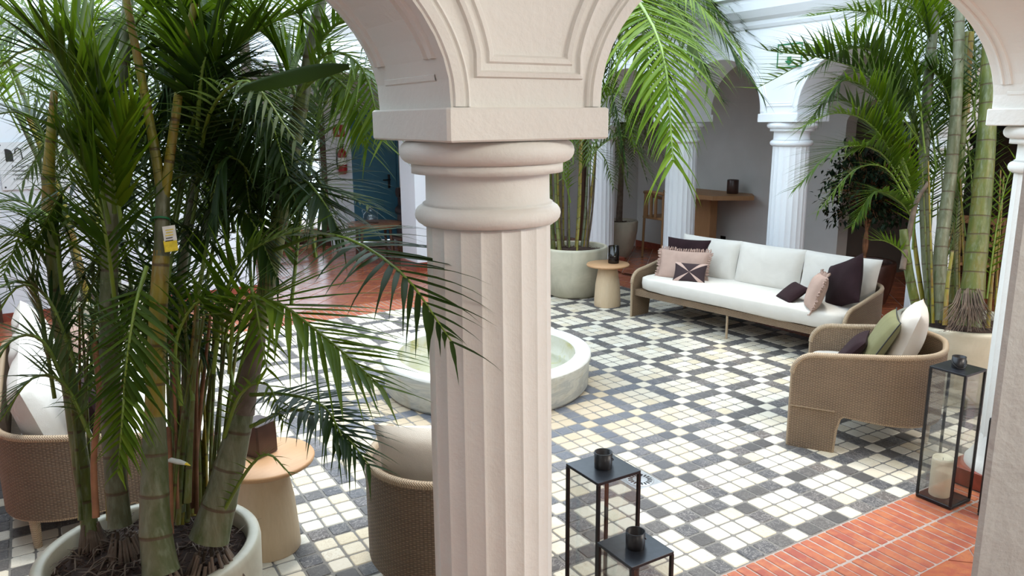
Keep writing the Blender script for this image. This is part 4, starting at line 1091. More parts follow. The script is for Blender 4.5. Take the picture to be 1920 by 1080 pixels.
F([(340, 760, 2.6), (330, 640, 2.55), (380, 560, 2.5), (450, 600, 2.5)], L=.24, n=20, wid=.014, droop=.9, mat=M_LEAF)
F([(290, 760, 2.7), (250, 640, 2.7), (200, 600, 2.7), (140, 640, 2.7)], L=.28, n=20, wid=.018, droop=.7, mat=M_LEAF)
F([(420, 820, 2.7), (450, 740, 2.6), (500, 720, 2.55), (530, 790, 2.5)], L=.16, n=16, wid=.012, droop=1.0, mat=M_LEAFB)
F([(405, 985, 2.75), (462, 885, 2.62), (502, 852, 2.52), (540, 885, 2.5)], L=.11, n=14, wid=.008, droop=.9, mat=M_LEAFB)
for k in range(22):
    x = rs.uniform(230, 600); y = rs.uniform(-40, 330); D0 = rs.uniform(2.9, 3.5); s_ = rs.choice((-1, 1)); w = rs.uniform(120, 220)
    F([(x, y+rs.uniform(120, 220), D0), (x+s_*w*.2, y, D0+rs.uniform(-.1, .1)), (x+s_*w*.6, y-rs.uniform(0, 50), D0+rs.uniform(-.2, .1)), (x+s_*w*1.1, y+rs.uniform(10, 140), D0+rs.uniform(-.2, .1))],
      L=rs.uniform(.28, .40), n=34, wid=rs.uniform(.016, .022), droop=rs.uniform(.6, 1), mat=rs.choice((M_LEAFD, M_LEAFD, M_LEAF, M_LEAFG)), fold=.1, seg=4)
for k in range(40):
    x = rs.uniform(90, 560); y = rs.uniform(80, 640); D0 = rs.uniform(2.75, 3.3); s_ = rs.choice((-1, 1)); w = rs.uniform(90, 200)
    F([(x, y+rs.uniform(120, 220), D0), (x+s_*w*.2, y, D0+rs.uniform(-.1, .1)), (x+s_*w*.6, y-rs.uniform(0, 50), D0+rs.uniform(-.2, .1)), (x+s_*w*1.1, y+rs.uniform(10, 110), D0+rs.uniform(-.2, .1))],
      L=rs.uniform(.22, .36), n=26, wid=rs.uniform(.013, .021), droop=rs.uniform(.5, 1), mat=rs.choice((M_LEAF, M_LEAFD, M_LEAFD, M_LEAF, M_LEAFG)), fold=.1)
# undivided new leaf
m = MB(); C_ = bez(A([(440, 168, 2.25), (520, 145, 2.25), (590, 128, 2.22), (655, 122, 2.2)]), 10); vs = []
for k, p in enumerate(C_):
    f = k/10; w = .035*math.sin(PI*min(1, f*.9+.05))**.7; vs += [p+Vector((0, 0, w*.35)), p+FW*-.006, p-Vector((0, 0, w))]
fs = []
for k in range(10): a = 3*k; fs += [(a, a+1, a+4, a+3), (a+1, a+2, a+5, a+4)]
m.add(vs, fs); m.build('young_leaf', M_LEAFD, M_)
# plant tie, care tag and feather-shaped tag on the stems
tg = thing('care_tag', 'yellow and white paper care tag tied to the middle palm stem', 'tag', tuple(at(318, 450, 2.55)))
c = at(318, 448, 2.545); X_ = (RT*.98+FW*.1).normalized()
def card(c, w, h, tilt, th=.0015):
    x = (RT*math.cos(tilt)+UP*math.sin(tilt)); y = (-RT*math.sin(tilt)+UP*math.cos(tilt)); n = -FW
    return [c+x*sx_*w/2+y*sy_*h/2+n*sz*th/2 for sz in (-1, 1) for sy_ in (-1, 1) for sx_ in (-1, 1)], [(0, 2, 3, 1), (4, 5, 7, 6), (0, 1, 5, 4), (2, 6, 7, 3), (0, 4, 6, 2), (1, 3, 7, 5)]
m = MB(); m.add(*card(c+UP*.018, .042, .05, .15), smooth=False); m.build('tag_top', M_PAPER, tg)
m = MB(); m.add(*card(c-UP*.022+RT*.004, .044, .038, .15), smooth=False); m.build('tag_bottom', M_YEL, tg)
for k in range(5):
    m = MB(); m.add(*card(c+UP*(.030-.009*k)-FW*.0022, .026-.004*(k % 2), .003, .15, .001), smooth=False); m.build('print_line', M_YEL if k < 3 else M_INK, tg)
m = MB(); m.tube([at(300+18*math.cos(a), 412+5*math.sin(a), 2.6+.03*math.sin(a)) for a in [2*PI*k/12 for k in range(12)]], .004, 6, closed=True); m.build('green_tie', M_GREENP, tg)
tg = thing('stem_tag', 'small white tag with yellow tip sticking out low between the palm stems', 'tag', tuple(at(340, 868, 2.7)))
m = MB(); m.tube([at(318, 862, 2.7), at(335, 866, 2.69), at(350, 870, 2.68)], [.014, .015, .008], 8, flat=.4); m.build('tag_body', M_PAPER, tg)
m = MB(); m.tube([at(348, 869, 2.68), at(357, 873, 2.68)], [.009, .002], 8, flat=.4); m.build('tag_tip', M_YEL, tg)
# ---- background palm, back left
bp = thing('areca_palm', 'paler areca palm growing behind the big one in the back left corner', 'palm', (.45, 8.0, .5), 'potted palms')
pot('plant_pot', 'pale pot of the back left palm, screened by the big foreground palm', .45, 8.0, .40, .56, M_POT)
rb = random.Random(21)
for k in range(9):
    a = rb.uniform(0, 2*PI); r = rb.uniform(.03, .22); b = Vector((.45+r*math.cos(a), 8.0+r*math.sin(a), .5)); tp = b+Vector((math.cos(a)*.35, math.sin(a)*.35, rb.uniform(1.1, 2.3)))
    stem(bp, [b, b.lerp(tp, .5)-Vector((math.cos(a), math.sin(a), 0))*.06, tp], .03, .018, rb.choice((M_STG, M_STB, M_STY)), n=12)
    for j in range(3):
        arch_frond(bp, tp-Vector((0, 0, rb.uniform(0, .25))), a+rb.uniform(-1.3, 1.3), rb.uniform(.7, 1.3), rb.uniform(.45, .9), rb.uniform(.5, 1.1), rb, L=.38, n=24, wid=.024, droop=.7, mat=rb.choice((M_LEAF, M_LEAFG, M_LEAFB)), seg=4)
# ---- right palm
pr_ = thing('areca_palm', 'tall areca palm with thick ringed stems in the beige pot at right', 'palm', (P3C[0], P3C[1], .55), 'potted palms')
r3 = random.Random(11)
S3 = lambda P, a, b, m_, nm='stem': stem(pr_, A(P), a, b, m_, nm)
S3([(1722, 592, 5.75), (1706, 520, 5.72), (1696, 450, 5.7), (1694, 430, 5.7)], .034, .028, M_STB)
S3([(1692, 505, 5.68), (1702, 450, 5.7), (1718, 380, 5.7), (1741, 342, 5.7)], .022, .014, M_STUMP, 'dry_sheath')
S3([(1735, 592, 5.95), (1718, 480, 5.95), (1708, 380, 5.95), (1704, 260, 5.95)], .018, .012, M_STY)
S3([(1748, 592, 5.9), (1736, 440, 5.9), (1733, 260, 5.9), (1746, 100, 5.85), (1760, -20, 5.8)], .042, .030, M_STG)
S3([(1762, 600, 5.65), (1764, 470, 5.65), (1782, 330, 5.65), (1793, 200, 5.6), (1801, -20, 5.6)], .050, .034, M_STG)
S3([(1788, 600, 5.95), (1790, 430, 5.95), (1804, 250, 5.9), (1816, 60, 5.9)], .034, .026, M_STB)
S3([(1812, 212, 5.9), (1817, 120, 5.88), (1822, 60, 5.86)], .022, .018, M_STY, 'crown_shaft')
S3([(1815, 612, 5.62), (1828, 500, 5.62), (1846, 310, 5.6), (1856, 120, 5.58), (1859, -20, 5.55)], .082, .046, M_STB)
S3([(1872, 615, 5.8), (1884, 480, 5.8), (1896, 390, 5.8)], .020, .014, M_STUMP)
S3([(1852, 615, 5.75), (1862, 500, 5.75), (1878, 380, 5.7)], .016, .010, M_STY)
S3([(1772, 610, 5.5), (1776, 540, 5.5), (1786, 470, 5.5)], .018, .010, M_STY)
for k in range(14):
    x0 = r3.uniform(1735, 1870); x1 = x0+r3.uniform(-25, 30); D0 = r3.uniform(5.6, 6.1)
    S3([(x0, 606, D0), ((x0*2+x1)/3, 500, D0), (x1, r3.uniform(300, 420), D0)], r3.uniform(.007, .012), .005, r3.choice((M_STY, M_STB)), 'young_stem')
m = MB()
for k in range(110):
    x0 = r3.uniform(1796, 1836); y0 = r3.uniform(540, 590); m.tube(A([(x0, y0, 5.52), (x0+(x0-1816)*.5, y0+25, 5.47), (x0+(x0-1816)*1.6+r3.uniform(-8, 8), min(622, y0+r3.uniform(40, 60)), 5.45)]), [.004, .003, .001], 4)
m.build('aerial_roots', M_STUMP, pr_, kind='stuff')
F3 = lambda P, **k: frond(pr_, A(P), rs=r3, **k)
F3([(1748, 170, 5.9), (1650, 100, 5.8), (1560, 95, 5.7), (1420, 165, 5.6)], L=.54, n=30, wid=.036, droop=.25, mat=M_LEAF, fold=.5)
F3([(1722, 262, 5.8), (1640, 150, 5.7), (1555, 112, 5.6), (1440, 95, 5.5)], L=.54, n=34, wid=.032, droop=.5, mat=M_LEAFD, fold=.3)
F3([(1710, 310, 5.7), (1650, 165, 5.6), (1590, 140, 5.6), (1510, 235, 5.6)], L=.46, n=40, wid=.026, droop=.7, mat=M_LEAFG, fold=.1)
F3([(1705, 330, 5.7), (1650, 190, 5.6), (1590, 150, 5.5), (1545, 180, 5.5)], L=.40, n=36, wid=.026, droop=.6, mat=M_LEAFB, fold=.1)
F3([(1705, 350, 5.7), (1640, 240, 5.6), (1570, 212, 5.5), (1500, 240, 5.5)], L=.38, n=38, wid=.022, droop=.7, mat=M_LEAFB, fold=.2)
F3([(1705, 370, 5.7), (1650, 285, 5.6), (1570, 280, 5.5), (1492, 352, 5.5)], L=.38, n=38, wid=.022, droop=.6, mat=M_LEAF, fold=.2)
F3([(1702, 380, 5.7), (1660, 315, 5.6), (1600, 320, 5.6), (1535, 395, 5.6)], L=.24, n=24, wid=.016, droop=.8, mat=M_LEAFB, fold=.1)
F3([(1710, 500, 5.7), (1690, 470, 5.65), (1660, 452, 5.6), (1632, 450, 5.6)], L=.20, n=10, wid=.020, droop=.2, mat=M_LEAFB, start=.4, fwd=1.1)
F3([(1735, 300, 5.9), (1690, 180, 5.9), (1640, 120, 5.8), (1590, 60, 5.8)], L=.40, n=26, wid=.024, droop=.4, mat=M_LEAF)
F3([(1850, 560, 5.6), (1868, 430, 5.6), (1885, 350, 5.6), (1905, 300, 5.6)], L=.26, n=18, wid=.016, droop=.4, mat=M_LEAFB)
F3([(1845, 560, 5.7), (1850, 430, 5.7), (1840, 330, 5.7), (1800, 270, 5.7)], L=.26, n=22, wid=.014, droop=.7, mat=M_LEAFD)
F3([(1765, 560, 5.9), (1770, 500, 5.9), (1790, 440, 5.9), (1795, 380, 5.9)], L=.20, n=22, wid=.012, droop=.6, mat=M_LEAFD)
for P, L_, mt in (([(1740, 240, 5.9), (1680, 60, 5.8), (1610, 20, 5.7), (1520, 30, 5.6)], .46, M_LEAF), ([(1735, 300, 5.9), (1670, 130, 5.8), (1600, 90, 5.7), (1500, 150, 5.6)], .44, M_LEAFG),
                  ([(1715, 330, 5.8), (1650, 250, 5.7), (1590, 190, 5.6), (1520, 200, 5.6)], .40, M_LEAFG), ([(1720, 400, 5.8), (1690, 300, 5.7), (1650, 260, 5.6), (1590, 290, 5.6)], .34, M_LEAFB),
                  ([(1715, 420, 5.8), (1690, 380, 5.7), (1640, 360, 5.6), (1600, 420, 5.6)], .24, M_LEAF), ([(1760, 120, 5.9), (1720, 20, 5.8), (1660, -10, 5.7), (1600, 60, 5.6)], .44, M_LEAFB),
                  ([(1770, 100, 5.9), (1730, -20, 5.8), (1650, -50, 5.7), (1560, -20, 5.6)], .46, M_LEAF), ([(1800, 260, 5.9), (1770, 160, 5.8), (1730, 130, 5.8), (1690, 200, 5.8)], .34, M_LEAFD)):
    F3(P, L=L_, n=40, wid=.024, droop=.65, mat=mt, fold=.15)
for k in range(30):
    x = r3.uniform(1700, 1850); y = r3.uniform(-40, 330); D0 = r3.uniform(5.7, 6.4); s_ = r3.choice((-1, 1, -1)); w = r3.uniform(50, 130)
    F3([(x, y+r3.uniform(90, 180), D0), (x+s_*w*.2, y, D0), (x+s_*w*.6, y-r3.uniform(0, 30), D0+.1), (x+s_*w*1.1, y+r3.uniform(10, 80), D0+r3.uniform(-.2, .2))],
       L=r3.uniform(.26, .42), n=22, wid=.020, droop=r3.uniform(.4, 1), mat=r3.choice((M_LEAF, M_LEAFD, M_LEAF, M_LEAFB)), seg=4)
# ---- palm in the pot behind the big column
p2 = thing('areca_palm', 'clumping palm in the pale pot behind the big column, fronds reaching the arch', 'palm', (P2C[0], P2C[1], .55), 'potted palms')
r2 = random.Random(31)
for k in range(20):
    x0 = r2.uniform(1028, 1102); D0 = r2.uniform(9.2, 9.65); x1 = x0+(x0-1065)*.5+r2.uniform(-6, 10)
    stem(p2, A([(x0, 470, D0), ((x0+x1)/2, 370, D0), (x1, r2.uniform(60, 280), D0)]), r2.uniform(.012, .028), .010, r2.choice((M_STB, M_STY, M_STY, M_STG, M_STUMP)), n=12)
F2 = lambda P, **k: frond(p2, A(P), rs=r2, **k)
F2([(1110, -150, 8.8), (1170, -40, 7.2), (1240, 90, 6.1), (1262, 300, 5.8)], L=1.0, n=74, wid=.052, droop=1.6, mat=M_LEAFB, start=.22, rad=.024, fold=.0, seg=7)
F2([(1120, -80, 8.8), (1200, -60, 7.6), (1290, -10, 7.0), (1385, 90, 6.8)], L=.62, n=40, wid=.034, droop=.8, mat=M_LEAFB, start=.3, fold=.0)
F2([(1105, -120, 8.9), (1160, -30, 7.4), (1205, 60, 6.5), (1222, 210, 6.2)], L=.80, n=54, wid=.048, droop=1.6, mat=M_LEAFB, start=.25, rad=.02, fold=.0, seg=7)
F2([(1120, -90, 9.0), (1190, -50, 8.0), (1270, 20, 7.4), (1330, 150, 7.2)], L=.70, n=54, wid=.042, droop=1.1, mat=M_LEAF, start=.25, rad=.02, fold=.0, seg=6)
F2([(1130, 20, 9.2), (1210, -60, 8.9), (1290, -40, 8.5), (1360, 40, 8.3)], L=.66, n=56, wid=.040, droop=.9, mat=M_LEAFD, rad=.016, fold=.0)
F2([(1130, 60, 9.2), (1220, -20, 9.0), (1330, 20, 8.8), (1420, 90, 8.6)], L=.60, n=56, wid=.036, droop=.8, mat=M_LEAFD, rad=.016, fold=.0)
F2([(1120, 60, 9.2), (1180, -30, 8.8), (1300, 0, 8.2), (1430, 180, 8.0)], L=.56, n=56, wid=.032, droop=.8, mat=M_LEAFD, rad=.016, fold=.0)
F2([(1125, 120, 9.2), (1190, 20, 8.9), (1280, 60, 8.6), (1352, 185, 8.4)], L=.52, n=50, wid=.030, droop=.6, mat=M_LEAFD, rad=.014)
F2([(1120, 40, 9.2), (1200, -60, 8.9), (1310, -40, 8.6), (1400, 60, 8.4)], L=.60, n=50, wid=.034, droop=.5, mat=M_LEAFD, rad=.014)
F2([(1100, 150, 9.2), (1130, 60, 8.9), (1180, 60, 8.6), (1215, 200, 8.4)], L=.46, n=26, wid=.026, droop=.9, mat=M_LEAF)
F2([(1105, 250, 9.2), (1140, 180, 8.9), (1170, 190, 8.7), (1190, 280, 8.6)], L=.36, n=24, wid=.022, droop=.9, mat=M_LEAFB)
F2([(1085, 330, 9.2), (1110, 280, 8.9), (1135, 300, 8.8), (1150, 350, 8.7)], L=.30, n=22, wid=.018, droop=.9, mat=M_LEAF)
F2([(1070, 380, 9.1), (1050, 300, 8.9), (1040, 300, 8.8), (1020, 340, 8.7)], L=.30, n=22, wid=.018, droop=.9, mat=M_LEAFB)
F2([(1120, 20, 9.2), (1210, -30, 8.9), (1330, 10, 8.6), (1448, 190, 8.4)], L=.50, n=50, wid=.030, droop=.6, mat=M_LEAFG, rad=.014)
for k in range(11):
    x = r2.uniform(1120, 1200); y = r2.uniform(-40, 120)
    F2([(x-20, y+120, 9.2), (x, y, 9.0), (x+60, y-10, 8.8), (x+120, y+90, 8.6)], L=.44, n=26, wid=.024, droop=.8, mat=r2.choice((M_LEAF, M_LEAFD)), seg=4)
for k in range(16):
    a = 2*PI*k/16+r2.uniform(-.2, .2); r_ = r2.uniform(.08, .25)
    arch_frond(p2, (P2C[0]+r_*math.cos(a), P2C[1]+r_*math.sin(a), r2.uniform(1.5, 2.3)), a, r2.uniform(.6, .95), r2.uniform(.25, .6), r2.uniform(.5, .9), r2, L=.32, n=26, wid=.024, droop=.8, mat=r2.choice((M_LEAF, M_LEAFG, M_LEAFB, M_LEAFD)), seg=4)
# ---- slender palm in the corner gallery pot
p4 = thing('slender_palm', 'slender single-trunk palm in the tapered pot in the far corner', 'palm', (7.58, 9.28, .55), 'potted palms')
b = Vector((7.58, 9.28, .56)); stem(p4, [b, b+Vector((.02, 0, .6)), b+Vector((.06, .02, 1.25))], .05, .035, M_STUMP, 'trunk')
r4 = random.Random(3)
for k in range(14):
    arch_frond(p4, b+Vector((.06, .02, 1.2+r4.uniform(0, .1))), k*2*PI/14+r4.uniform(-.2, .2), r4.uniform(.5, .75), r4.uniform(.2, .5), r4.uniform(.4, .8), r4, L=.28, n=20, wid=.02, droop=.8, mat=r4.choice((M_LEAF, M_LEAFG)), seg=3)
# ---- ficus
fc = thing('ficus', 'bushy dark-leaved ficus standing in the gallery behind the right end of the sofa', 'plant', (7.95, 5.35, .42))
rf = random.Random(9)
fb = Vector((7.95, 5.35, .43))
for k in range(4):
    a = k*1.6; d = Vector((math.cos(a)*.03, math.sin(a)*.03, 0))
    stem(fc, [fb+d, fb-d*.6+Vector((0, 0, .3)), fb+d*3+Vector((0, 0, .75))], .02, .012, M_STR, 'trunk', 10)
cl = MB(); br = MB()
for k in range(260):
    a = rf.uniform(0, 2*PI); e = rf.uniform(-.9, 1.3); r = rf.uniform(.2, .52)
    c = fb+Vector((math.cos(a)*math.cos(e)*r, math.sin(a)*math.cos(e)*r, .92+math.sin(e)*r*1.05))
    o_ = fb+Vector((0, 0, .6+rf.uniform(0, .2))); br.tube([o_, o_.lerp(c, .5)+Vector((0, 0, .06)), c], [.006, .004, .002], 4)
    for j in range(9):
        p = c+Vector((rf.uniform(-.09, .09), rf.uniform(-.09, .09), rf.uniform(-.11, .05))); l = rf.uniform(.06, .10); w = l*.42
        d = Vector((rf.uniform(-1, 1), rf.uniform(-1, 1), rf.uniform(-1.2, .2))).normalized(); s2 = d.cross(Vector((rf.uniform(-.3, .3), rf.uniform(-.3, .3), 1))).normalized(); n_ = s2.cross(d)
        cl.add([p, p+d*l*.45+s2*w/2+n_*.004, p+d*l*.5-n_*.004, p+d*l*.45-s2*w/2+n_*.004, p+d*l-n_*.008], [(0, 1, 2), (0, 2, 3), (1, 4, 2), (2, 4, 3)])
br.build('branches', M_STR, fc, kind='stuff'); cl.build('foliage', M_FICUS, fc, kind='stuff')
# ---- wall-mounted bar table with lantern, chair and socket in the right gallery
bt = thing('bar_table', 'thick wooden wall table with slab leg behind the white columns', 'table', (8.22, 8.0, 0))
m = MB(); tp = [(8.54, 8.75), (8.54, 7.55), (8.30, 7.30), (7.85, 7.62), (7.80, 8.30), (7.95, 8.72)]
n = len(tp); m.add([(x, y, z) for z in (1.0, 1.06) for x, y in tp], [(i, n+i, n+(i+1) % n, (i+1) % n) for i in range(n)]+[tuple(range(n)), tuple(range(2*n-1, n-1, -1))], smooth=False)
m.build('table_top', M_TEAK, bt)
MB().box(8.14, 8.30, 7.95, 8.30, 0, 1.0, .01).build('slab_leg', M_TEAK, bt)
bl = thing('candle_lantern', 'dark cylindrical candle lantern standing on the wooden wall table', 'lantern', (8.33, 7.72, 1.06))
MB().lathe([(.075, 1.062), (.08, 1.07), (.08, 1.25), (.076, 1.255), (.070, 1.25), (.070, 1.07)], 28, (8.33, 7.72), (True, False)).build('body', M_SMOKE if False else M_POTD, bl)
MB().lathe([(.04, 1.07), (.04, 1.14), (0, 1.142)], 16, (8.33, 7.72), (True, False)).build('candle', M_WAX, bl)
bc = thing('bar_chair', 'high wooden chair with curved back rail left of the white column', 'chair', (8.17, 8.93, 0))
cx_, cy_ = 8.17, 8.93
for sx_ in (-.2, .2):
    for sy_ in (-.2, .2): MB().tube([(cx_+sx_*1.1, cy_+sy_*1.1, 0), (cx_+sx_, cy_+sy_, .62 if sx_ > 0 else 1.0)], [.018, .022], 8).build('leg', M_TEAK, bc)
MB().box(cx_-.23, cx_+.23, cy_-.23, cy_+.23, .60, .64, .01).build('seat', M_TEAK, bc)
MB().tube([(cx_+.24, cy_-.24, .86), (cx_-.02, cy_-.28, .93), (cx_-.22, cy_-.2, 1.0), (cx_-.28, cy_, 1.02), (cx_-.22, cy_+.2, 1.0), (cx_-.02, cy_+.28, .93), (cx_+.24, cy_+.24, .86)], .026, 10).build('back_rail', M_TEAK, bc)
for sy_ in (-.1, 0, .1): MB().box(cx_-.27, cx_-.245, cy_+sy_-.02, cy_+sy_+.02, .64, 1.0).build('back_slat', M_TEAK, bc)
sk = thing('wall_socket', 'small black power socket low on the grey gallery wall', 'socket', (gx-.005, 8.0, .5))
q = at(1356, 450, 1); dq = (q-CAM); tq = (gx-CAM.x)/dq.x; yq = CAM.y+dq.y*tq; zq = CAM.z+dq.z*tq
sk.location = (gx, yq, zq); ORG[sk.name] = Vector((gx, yq, zq))
MB().box(gx-.010, gx, yq-.05, yq+.05, zq-.06, zq+.06, .003).build('cover_plate', M_BLACK, sk)
MB().lathe([(.022, 0), (.022, .001), (0, .001)], 16).build('socket_hole', M_SLOT, sk, True).rotation_euler = (0, -PI/2, 0)
sk.children[1].location = (-.011, 0, 0)
# ---- far left gallery: extinguisher, table, jug, leather chair, bench
ex = thing('fire_extinguisher', 'red fire extinguisher hanging on the wall beside the blue door', 'fire extinguisher', (4.50, 12.92, 1.25))
ec = (4.50, 12.90)
MB().lathe([(.05, 1.22), (.072, 1.24), (.075, 1.27), (.075, 1.56), (.066, 1.60), (.03, 1.64), (.022, 1.66)], 24, ec, (True, True)).build('cylinder', M_RED, ex)
MB().lathe([(.0755, 1.38), (.0757, 1.50)], 24, ec, (False, False)).build('label', M_PAPER, ex)
MB().box(4.48, 4.52, 12.86, 12.93, 1.66, 1.70, .004).build('valve', M_BLACK, ex)
MB().box(4.485, 4.515, 12.80, 12.93, 1.705, 1.72, .003).build('lever', M_BLACK, ex)
MB().tube([(4.48, 12.88, 1.67), (4.40, 12.86, 1.64), (4.39, 12.87, 1.45), (4.41, 12.89, 1.30)], .011, 8).build('hose', M_BLACK, ex)
MB().box(4.47, 4.53, 12.96, 13.0, 1.5, 1.6, .003).build('bracket', M_BLACK, ex)
es = thing('fire_sign', 'square red fire extinguisher sign above the extinguisher', 'sign', (4.50, 12.99, 1.95))
MB().box(4.40, 4.60, 12.985, 13.0, 1.84, 2.04, .003).build('sign_plate', M_RED, es)
MB().box(4.47, 4.50, 12.981, 12.985, 1.88, 1.98, .001).build('pictogram', M_PAPER, es)
lt_ = thing('coffee_table', 'round dark wooden coffee table in the far gallery before the blue door', 'table', (4.27, 11.0, 0))
tc = (4.27, 11.0)
MB().lathe([(.40, .565), (.42, .572), (.42, .598), (.41, .605), (0, .605)], 48, tc, (True, False)).build('table_top', M_DKWOOD if False else m_wood('reddish_wood', (.20, .075, .035), (.28, .12, .055), (3, 3, 1), .3), lt_)
for a in (.6, 2.2, 3.7, 5.3): MB().tube([(tc[0]+.33*math.cos(a), tc[1]+.33*math.sin(a), 0), (tc[0]+.29*math.cos(a), tc[1]+.29*math.sin(a), .57)], [.018, .024], 8).build('leg', M_DKWOOD, lt_)
for z in (.2,):
    MB().tube([(tc[0]+.32*math.cos(a), tc[1]+.32*math.sin(a), z) for a in (.6, 2.2, 3.7, 5.3)], .012, 6, closed=True).build('stretcher', M_DKWOOD, lt_)
jg = thing('glass_jug', 'clear glass jar with two handles on the round coffee table', 'jug', (4.22, 10.98, .605))
MB().lathe([(.07, .607), (.10, .64), (.115, .70), (.10, .76), (.055, .79), (.05, .84), (.065, .86)], 28, (4.22, 10.98), (True, False)).build('jar_body', M_GLASS, jg)
for s_ in (-1, 1): MB().tube([(4.22+s_*.055, 10.98, .83), (4.22+s_*.13, 10.98, .81), (4.22+s_*.11, 10.98, .73)], .006, 6).build('handle', M_GLASS, jg)
MB().lathe([(.11, .606), (.115, .615), (0, .616)], 28, (4.22, 10.98), (True, False)).build('saucer', M_DKWOOD, jg)
st2 = thing('low_stool', 'small dark wooden stool beside the coffee table', 'stool', (4.72, 10.75, 0))
MB().box(4.50, 4.94, 10.56, 10.96, .36, .40, .008).build('seat', M_DKWOOD, st2)
for sx_ in (4.53, 4.91):
    for sy_ in (10.59, 10.93): MB().box(sx_-.02, sx_+.02, sy_-.02, sy_+.02, 0, .36).build('leg', M_DKWOOD, st2)
la = thing('leather_armchair', 'dark brown buttoned leather armchair half hidden by the white pier', 'armchair', (5.55, 11.9, 0))
MB().box(5.17, 5.95, 11.55, 12.3, .10, .34, .04).build('base', M_LEATH, la)
MB().box(5.30, 5.82, 11.50, 12.1, .34, .46, .04).build('seat_cushion', M_LEATH, la)
m = MB(); m.box(5.22, 5.90, 12.12, 12.34, .34, .92, .06); m.tube([(5.18, 12.2, .92), (5.94, 12.2, .92)], .085, 12); m.build('backrest', M_LEATH, la)
for x_ in (5.22, 5.90):
    m = MB(); m.box(x_-.07, x_+.07, 11.54, 12.2, .12, .58, .03); m.tube([(x_, 11.50, .60), (x_, 12.22, .62)], .09, 14); m.build('arm', M_LEATH, la)
for i in range(5):
    for j in range(2): MB().lathe([(.014, 0), (.010, .006), (0, .008)], 8).build('button', M_BLACK, la, True)
bts = [c_ for c_ in la.children if c_.name.startswith('button')]
for k, c_ in enumerate(bts): c_.location = (5.30+.13*(k // 2)-5.55, 12.118-11.9, .60+.15*(k % 2)); c_.rotation_euler = (PI/2, 0, 0)
for x_ in (5.2, 5.92):
    for y_ in (11.58, 12.27): MB().tube([(x_, y_, 0), (x_, y_, .1)], [.018, .026], 8).build('foot', M_DKWOOD, la)
bn = thing('wooden_bench', 'low brown wooden bench under the glazed door in the far gallery', 'bench', (3.2, 12.2, 0))
MB().box(2.65, 3.75, 12.0, 12.4, .40, .45, .008).build('seat', M_TEAK, bn)
for x_ in (2.72, 3.68): MB().box(x_-.03, x_+.03, 12.03, 12.37, 0, .40, .004).build('leg', M_TEAK, bn)
MB().box(2.75, 3.65, 12.18, 12.22, .12, .18).build('stretcher', M_TEAK, bn)
# ---- dark dining furniture in the room at right
def room_chair(x, y, yaw, label):
    t = thing('dining_chair', label, 'chair', (x, y, 0), 'wooden chairs in the right room', yaw)
    for sx_ in (-.21, .21):
        MB().tube([(sx_, .2, 0), (sx_, .2, .45)], .018, 8).build('leg', M_TEAK, t, True)
        MB().tube([(sx_, -.22, 0), (sx_, -.2, .45), (sx_, -.27, .95)], .018, 8).build('leg', M_TEAK, t, True)
    MB().box(-.24, .24, -.22, .23, .43, .47, .008).build('seat', M_TEAK, t, True)
    MB().box(-.2, .2, -.285, -.255, .86, .95, .004).build('back_rail', M_TEAK, t, True)
    MB().box(-.2, .2, -.255, -.23, .60, .65, .004).build('back_rail', M_TEAK, t, True)
    for k in range(7): MB().box(-.17+.05*k, -.148+.05*k, -.27, -.25, .64, .87).build('back_slat', M_TEAK, t, True)
    return t
room_chair(9.15, 4.75, 1.9, 'brown wooden chair with slatted back in the dark room behind the ficus')
room_chair(8.95, 3.55, 1.2, 'pale slatted wooden chair glimpsed between the palm stems and the jamb')
tb = thing('dining_table', 'dark wooden table in the room behind the ficus', 'table', (10.1, 4.6, 0))
MB().box(9.7, 10.5, 3.9, 5.5, .72, .77, .008).build('table_top', M_DKWOOD, tb)
for x_ in (9.78, 10.42):
    for y_ in (3.98, 5.42): MB().box(x_-.035, x_+.035, y_-.035, y_+.035, 0, .72).build('leg', M_DKWOOD, tb)
cb = thing('cabinet', 'dark cabinet with slatted wooden doors at the far right of the room', 'cabinet', (11.2, 4.0, 0))
MB().box(11.0, 11.55, 3.0, 5.6, .02, 1.9, .006).build('body', M_DKWOOD, cb)
for k in range(4): 
    d_ = MB().box(10.97, 11.0, 3.05+.64*k, 3.65+.64*k, .1, 1.82, .004).build('door', M_TEAK if k % 2 == 0 else M_DKWOOD, cb)
    MB().tube([(10.94, 3.60+.64*k, .9), (10.94, 3.60+.64*k, 1.1)], .008, 6).build('handle', M_BLACK, d_)
# ---- hotel history panel on the left wall
def text(body, size, M, mat, parent, name='lettering', ext=.001, align='LEFT'):
    cu = bpy.data.curves.new(name, 'FONT'); cu.body = body; cu.size = size; cu.extrude = ext; cu.align_x = align
    t_ = bpy.data.objects.new(name, cu); COL.objects.link(t_); cu.materials.append(mat); bpy.context.view_layer.update()
    me = bpy.data.meshes.new_from_object(t_.evaluated_get(bpy.context.evaluated_depsgraph_get())); bpy.data.objects.remove(t_)
    o = bpy.data.objects.new(name, me); COL.objects.link(o); o.parent = parent
    g = ORG[parent.name]; o.matrix_local = Matrix.Translation(-g)@M; return o
pn = thing('wall_panel', 'clear wall panel with black logo and text on the left wall', 'sign', (.10, 9.89, 1.6))
MB().box(-.30, .62, 9.872, 9.880, 1.42, 1.92, .002).build('panel', M_ACR, pn)
for x_, z_ in ((-.27, 1.89), (.59, 1.89), (-.27, 1.45), (.59, 1.45)): MB().tube([(x_, 9.90, z_), (x_, 9.866, z_)], .009, 10).build('standoff', M_INK, pn)
Wt = Matrix.Rotation(PI/2, 4, 'X')
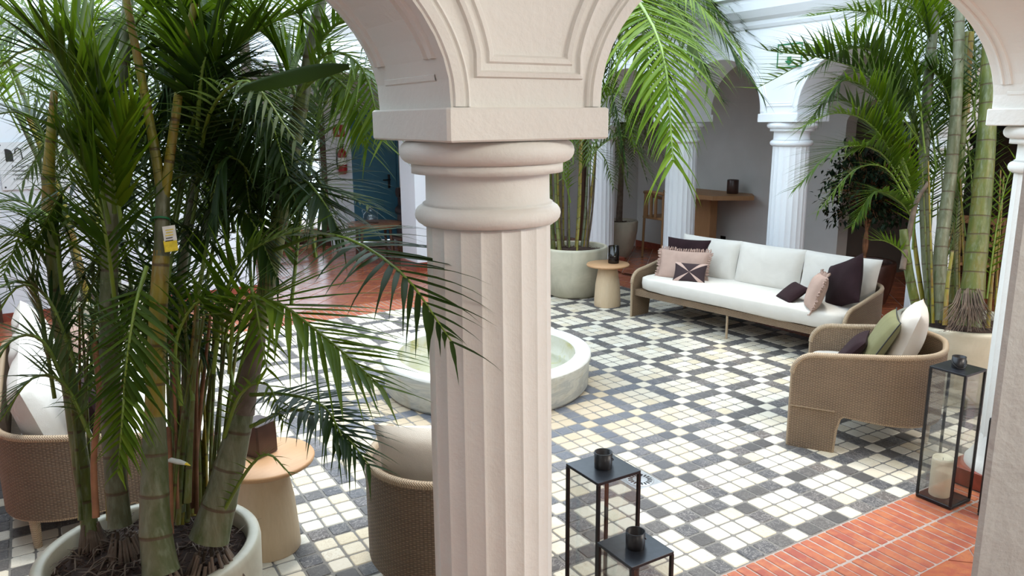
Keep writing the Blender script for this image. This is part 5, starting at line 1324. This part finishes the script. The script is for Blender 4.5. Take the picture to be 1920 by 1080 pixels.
def wtext(b, s, x, z, nm='lettering'): return text(b, s, Matrix.Translation((x, 9.870, z))@Wt, M_INK, pn, nm)
wtext('Ta', .19, .02, 1.745)
m = MB(); k_ = [(-.235, 1.72), (-.165, 1.72), (-.165, 1.80), (-.18, 1.835), (-.21, 1.85), (-.235, 1.85)]; n = len(k_)
m.add([(x_, y_, z_) for y_ in (9.868, 9.872) for x_, z_ in k_], [tuple(range(n)), tuple(range(2*n-1, n-1, -1))]+[(i, n+i, n+(i+1) % n, (i+1) % n) for i in range(n)], smooth=False); m.build('logo', M_INK, pn)
m = MB(); m.tube([(-.145, 9.868, 1.80), (-.14, 9.868, 1.84), (-.115, 9.868, 1.86), (-.09, 9.868, 1.84), (-.082, 9.868, 1.74)], .006, 6); m.build('logo', M_INK, pn)
for k, b_ in enumerate(('Era lugar lonja de harina...', 'contrapuesto al la o. Juan', 'resplandece el la lo. Juan A', 'a Independencia Sanluque')): wtext(b_, .036, -.19, 1.655-.043*k)
# ---- exit sign
sg = thing('exit_sign', 'small white and green exit sign on the white arcade wall between the palm fronds', 'sign', (6.75, 5.57, 2.7))
MB().box(6.742, 6.755, 5.42, 5.73, 2.60, 2.84, .002).build('sign_plate', M_PAPER, sg)
for a_ in ((5.42, 5.73, 2.825, 2.84), (5.42, 5.73, 2.60, 2.612), (5.42, 5.432, 2.612, 2.825), (5.718, 5.73, 2.612, 2.825)): MB().box(6.738, 6.742, *a_).build('border', M_GREENP, sg)
Wr = Matrix(((0, 0, -1, 0), (-1, 0, 0, 0), (0, 1, 0, 0), (0, 0, 0, 1)))
text('SALIDA', .078, Matrix.Translation((6.7375, 5.705, 2.742))@Wr, M_GREENP, sg)
m = MB(); m.add([(x_, y_, z_) for x_ in (6.738, 6.741) for y_, z_ in ((5.60, 2.71), (5.55, 2.71), (5.55, 2.67), (5.52, 2.67), (5.575, 2.62), (5.63, 2.67), (5.60, 2.67))], [tuple(range(7)), tuple(range(13, 6, -1))]+[(i, (i+1) % 7, 7+(i+1) % 7, 7+i) for i in range(7)], smooth=False); m.build('arrow', M_GREENP, sg)
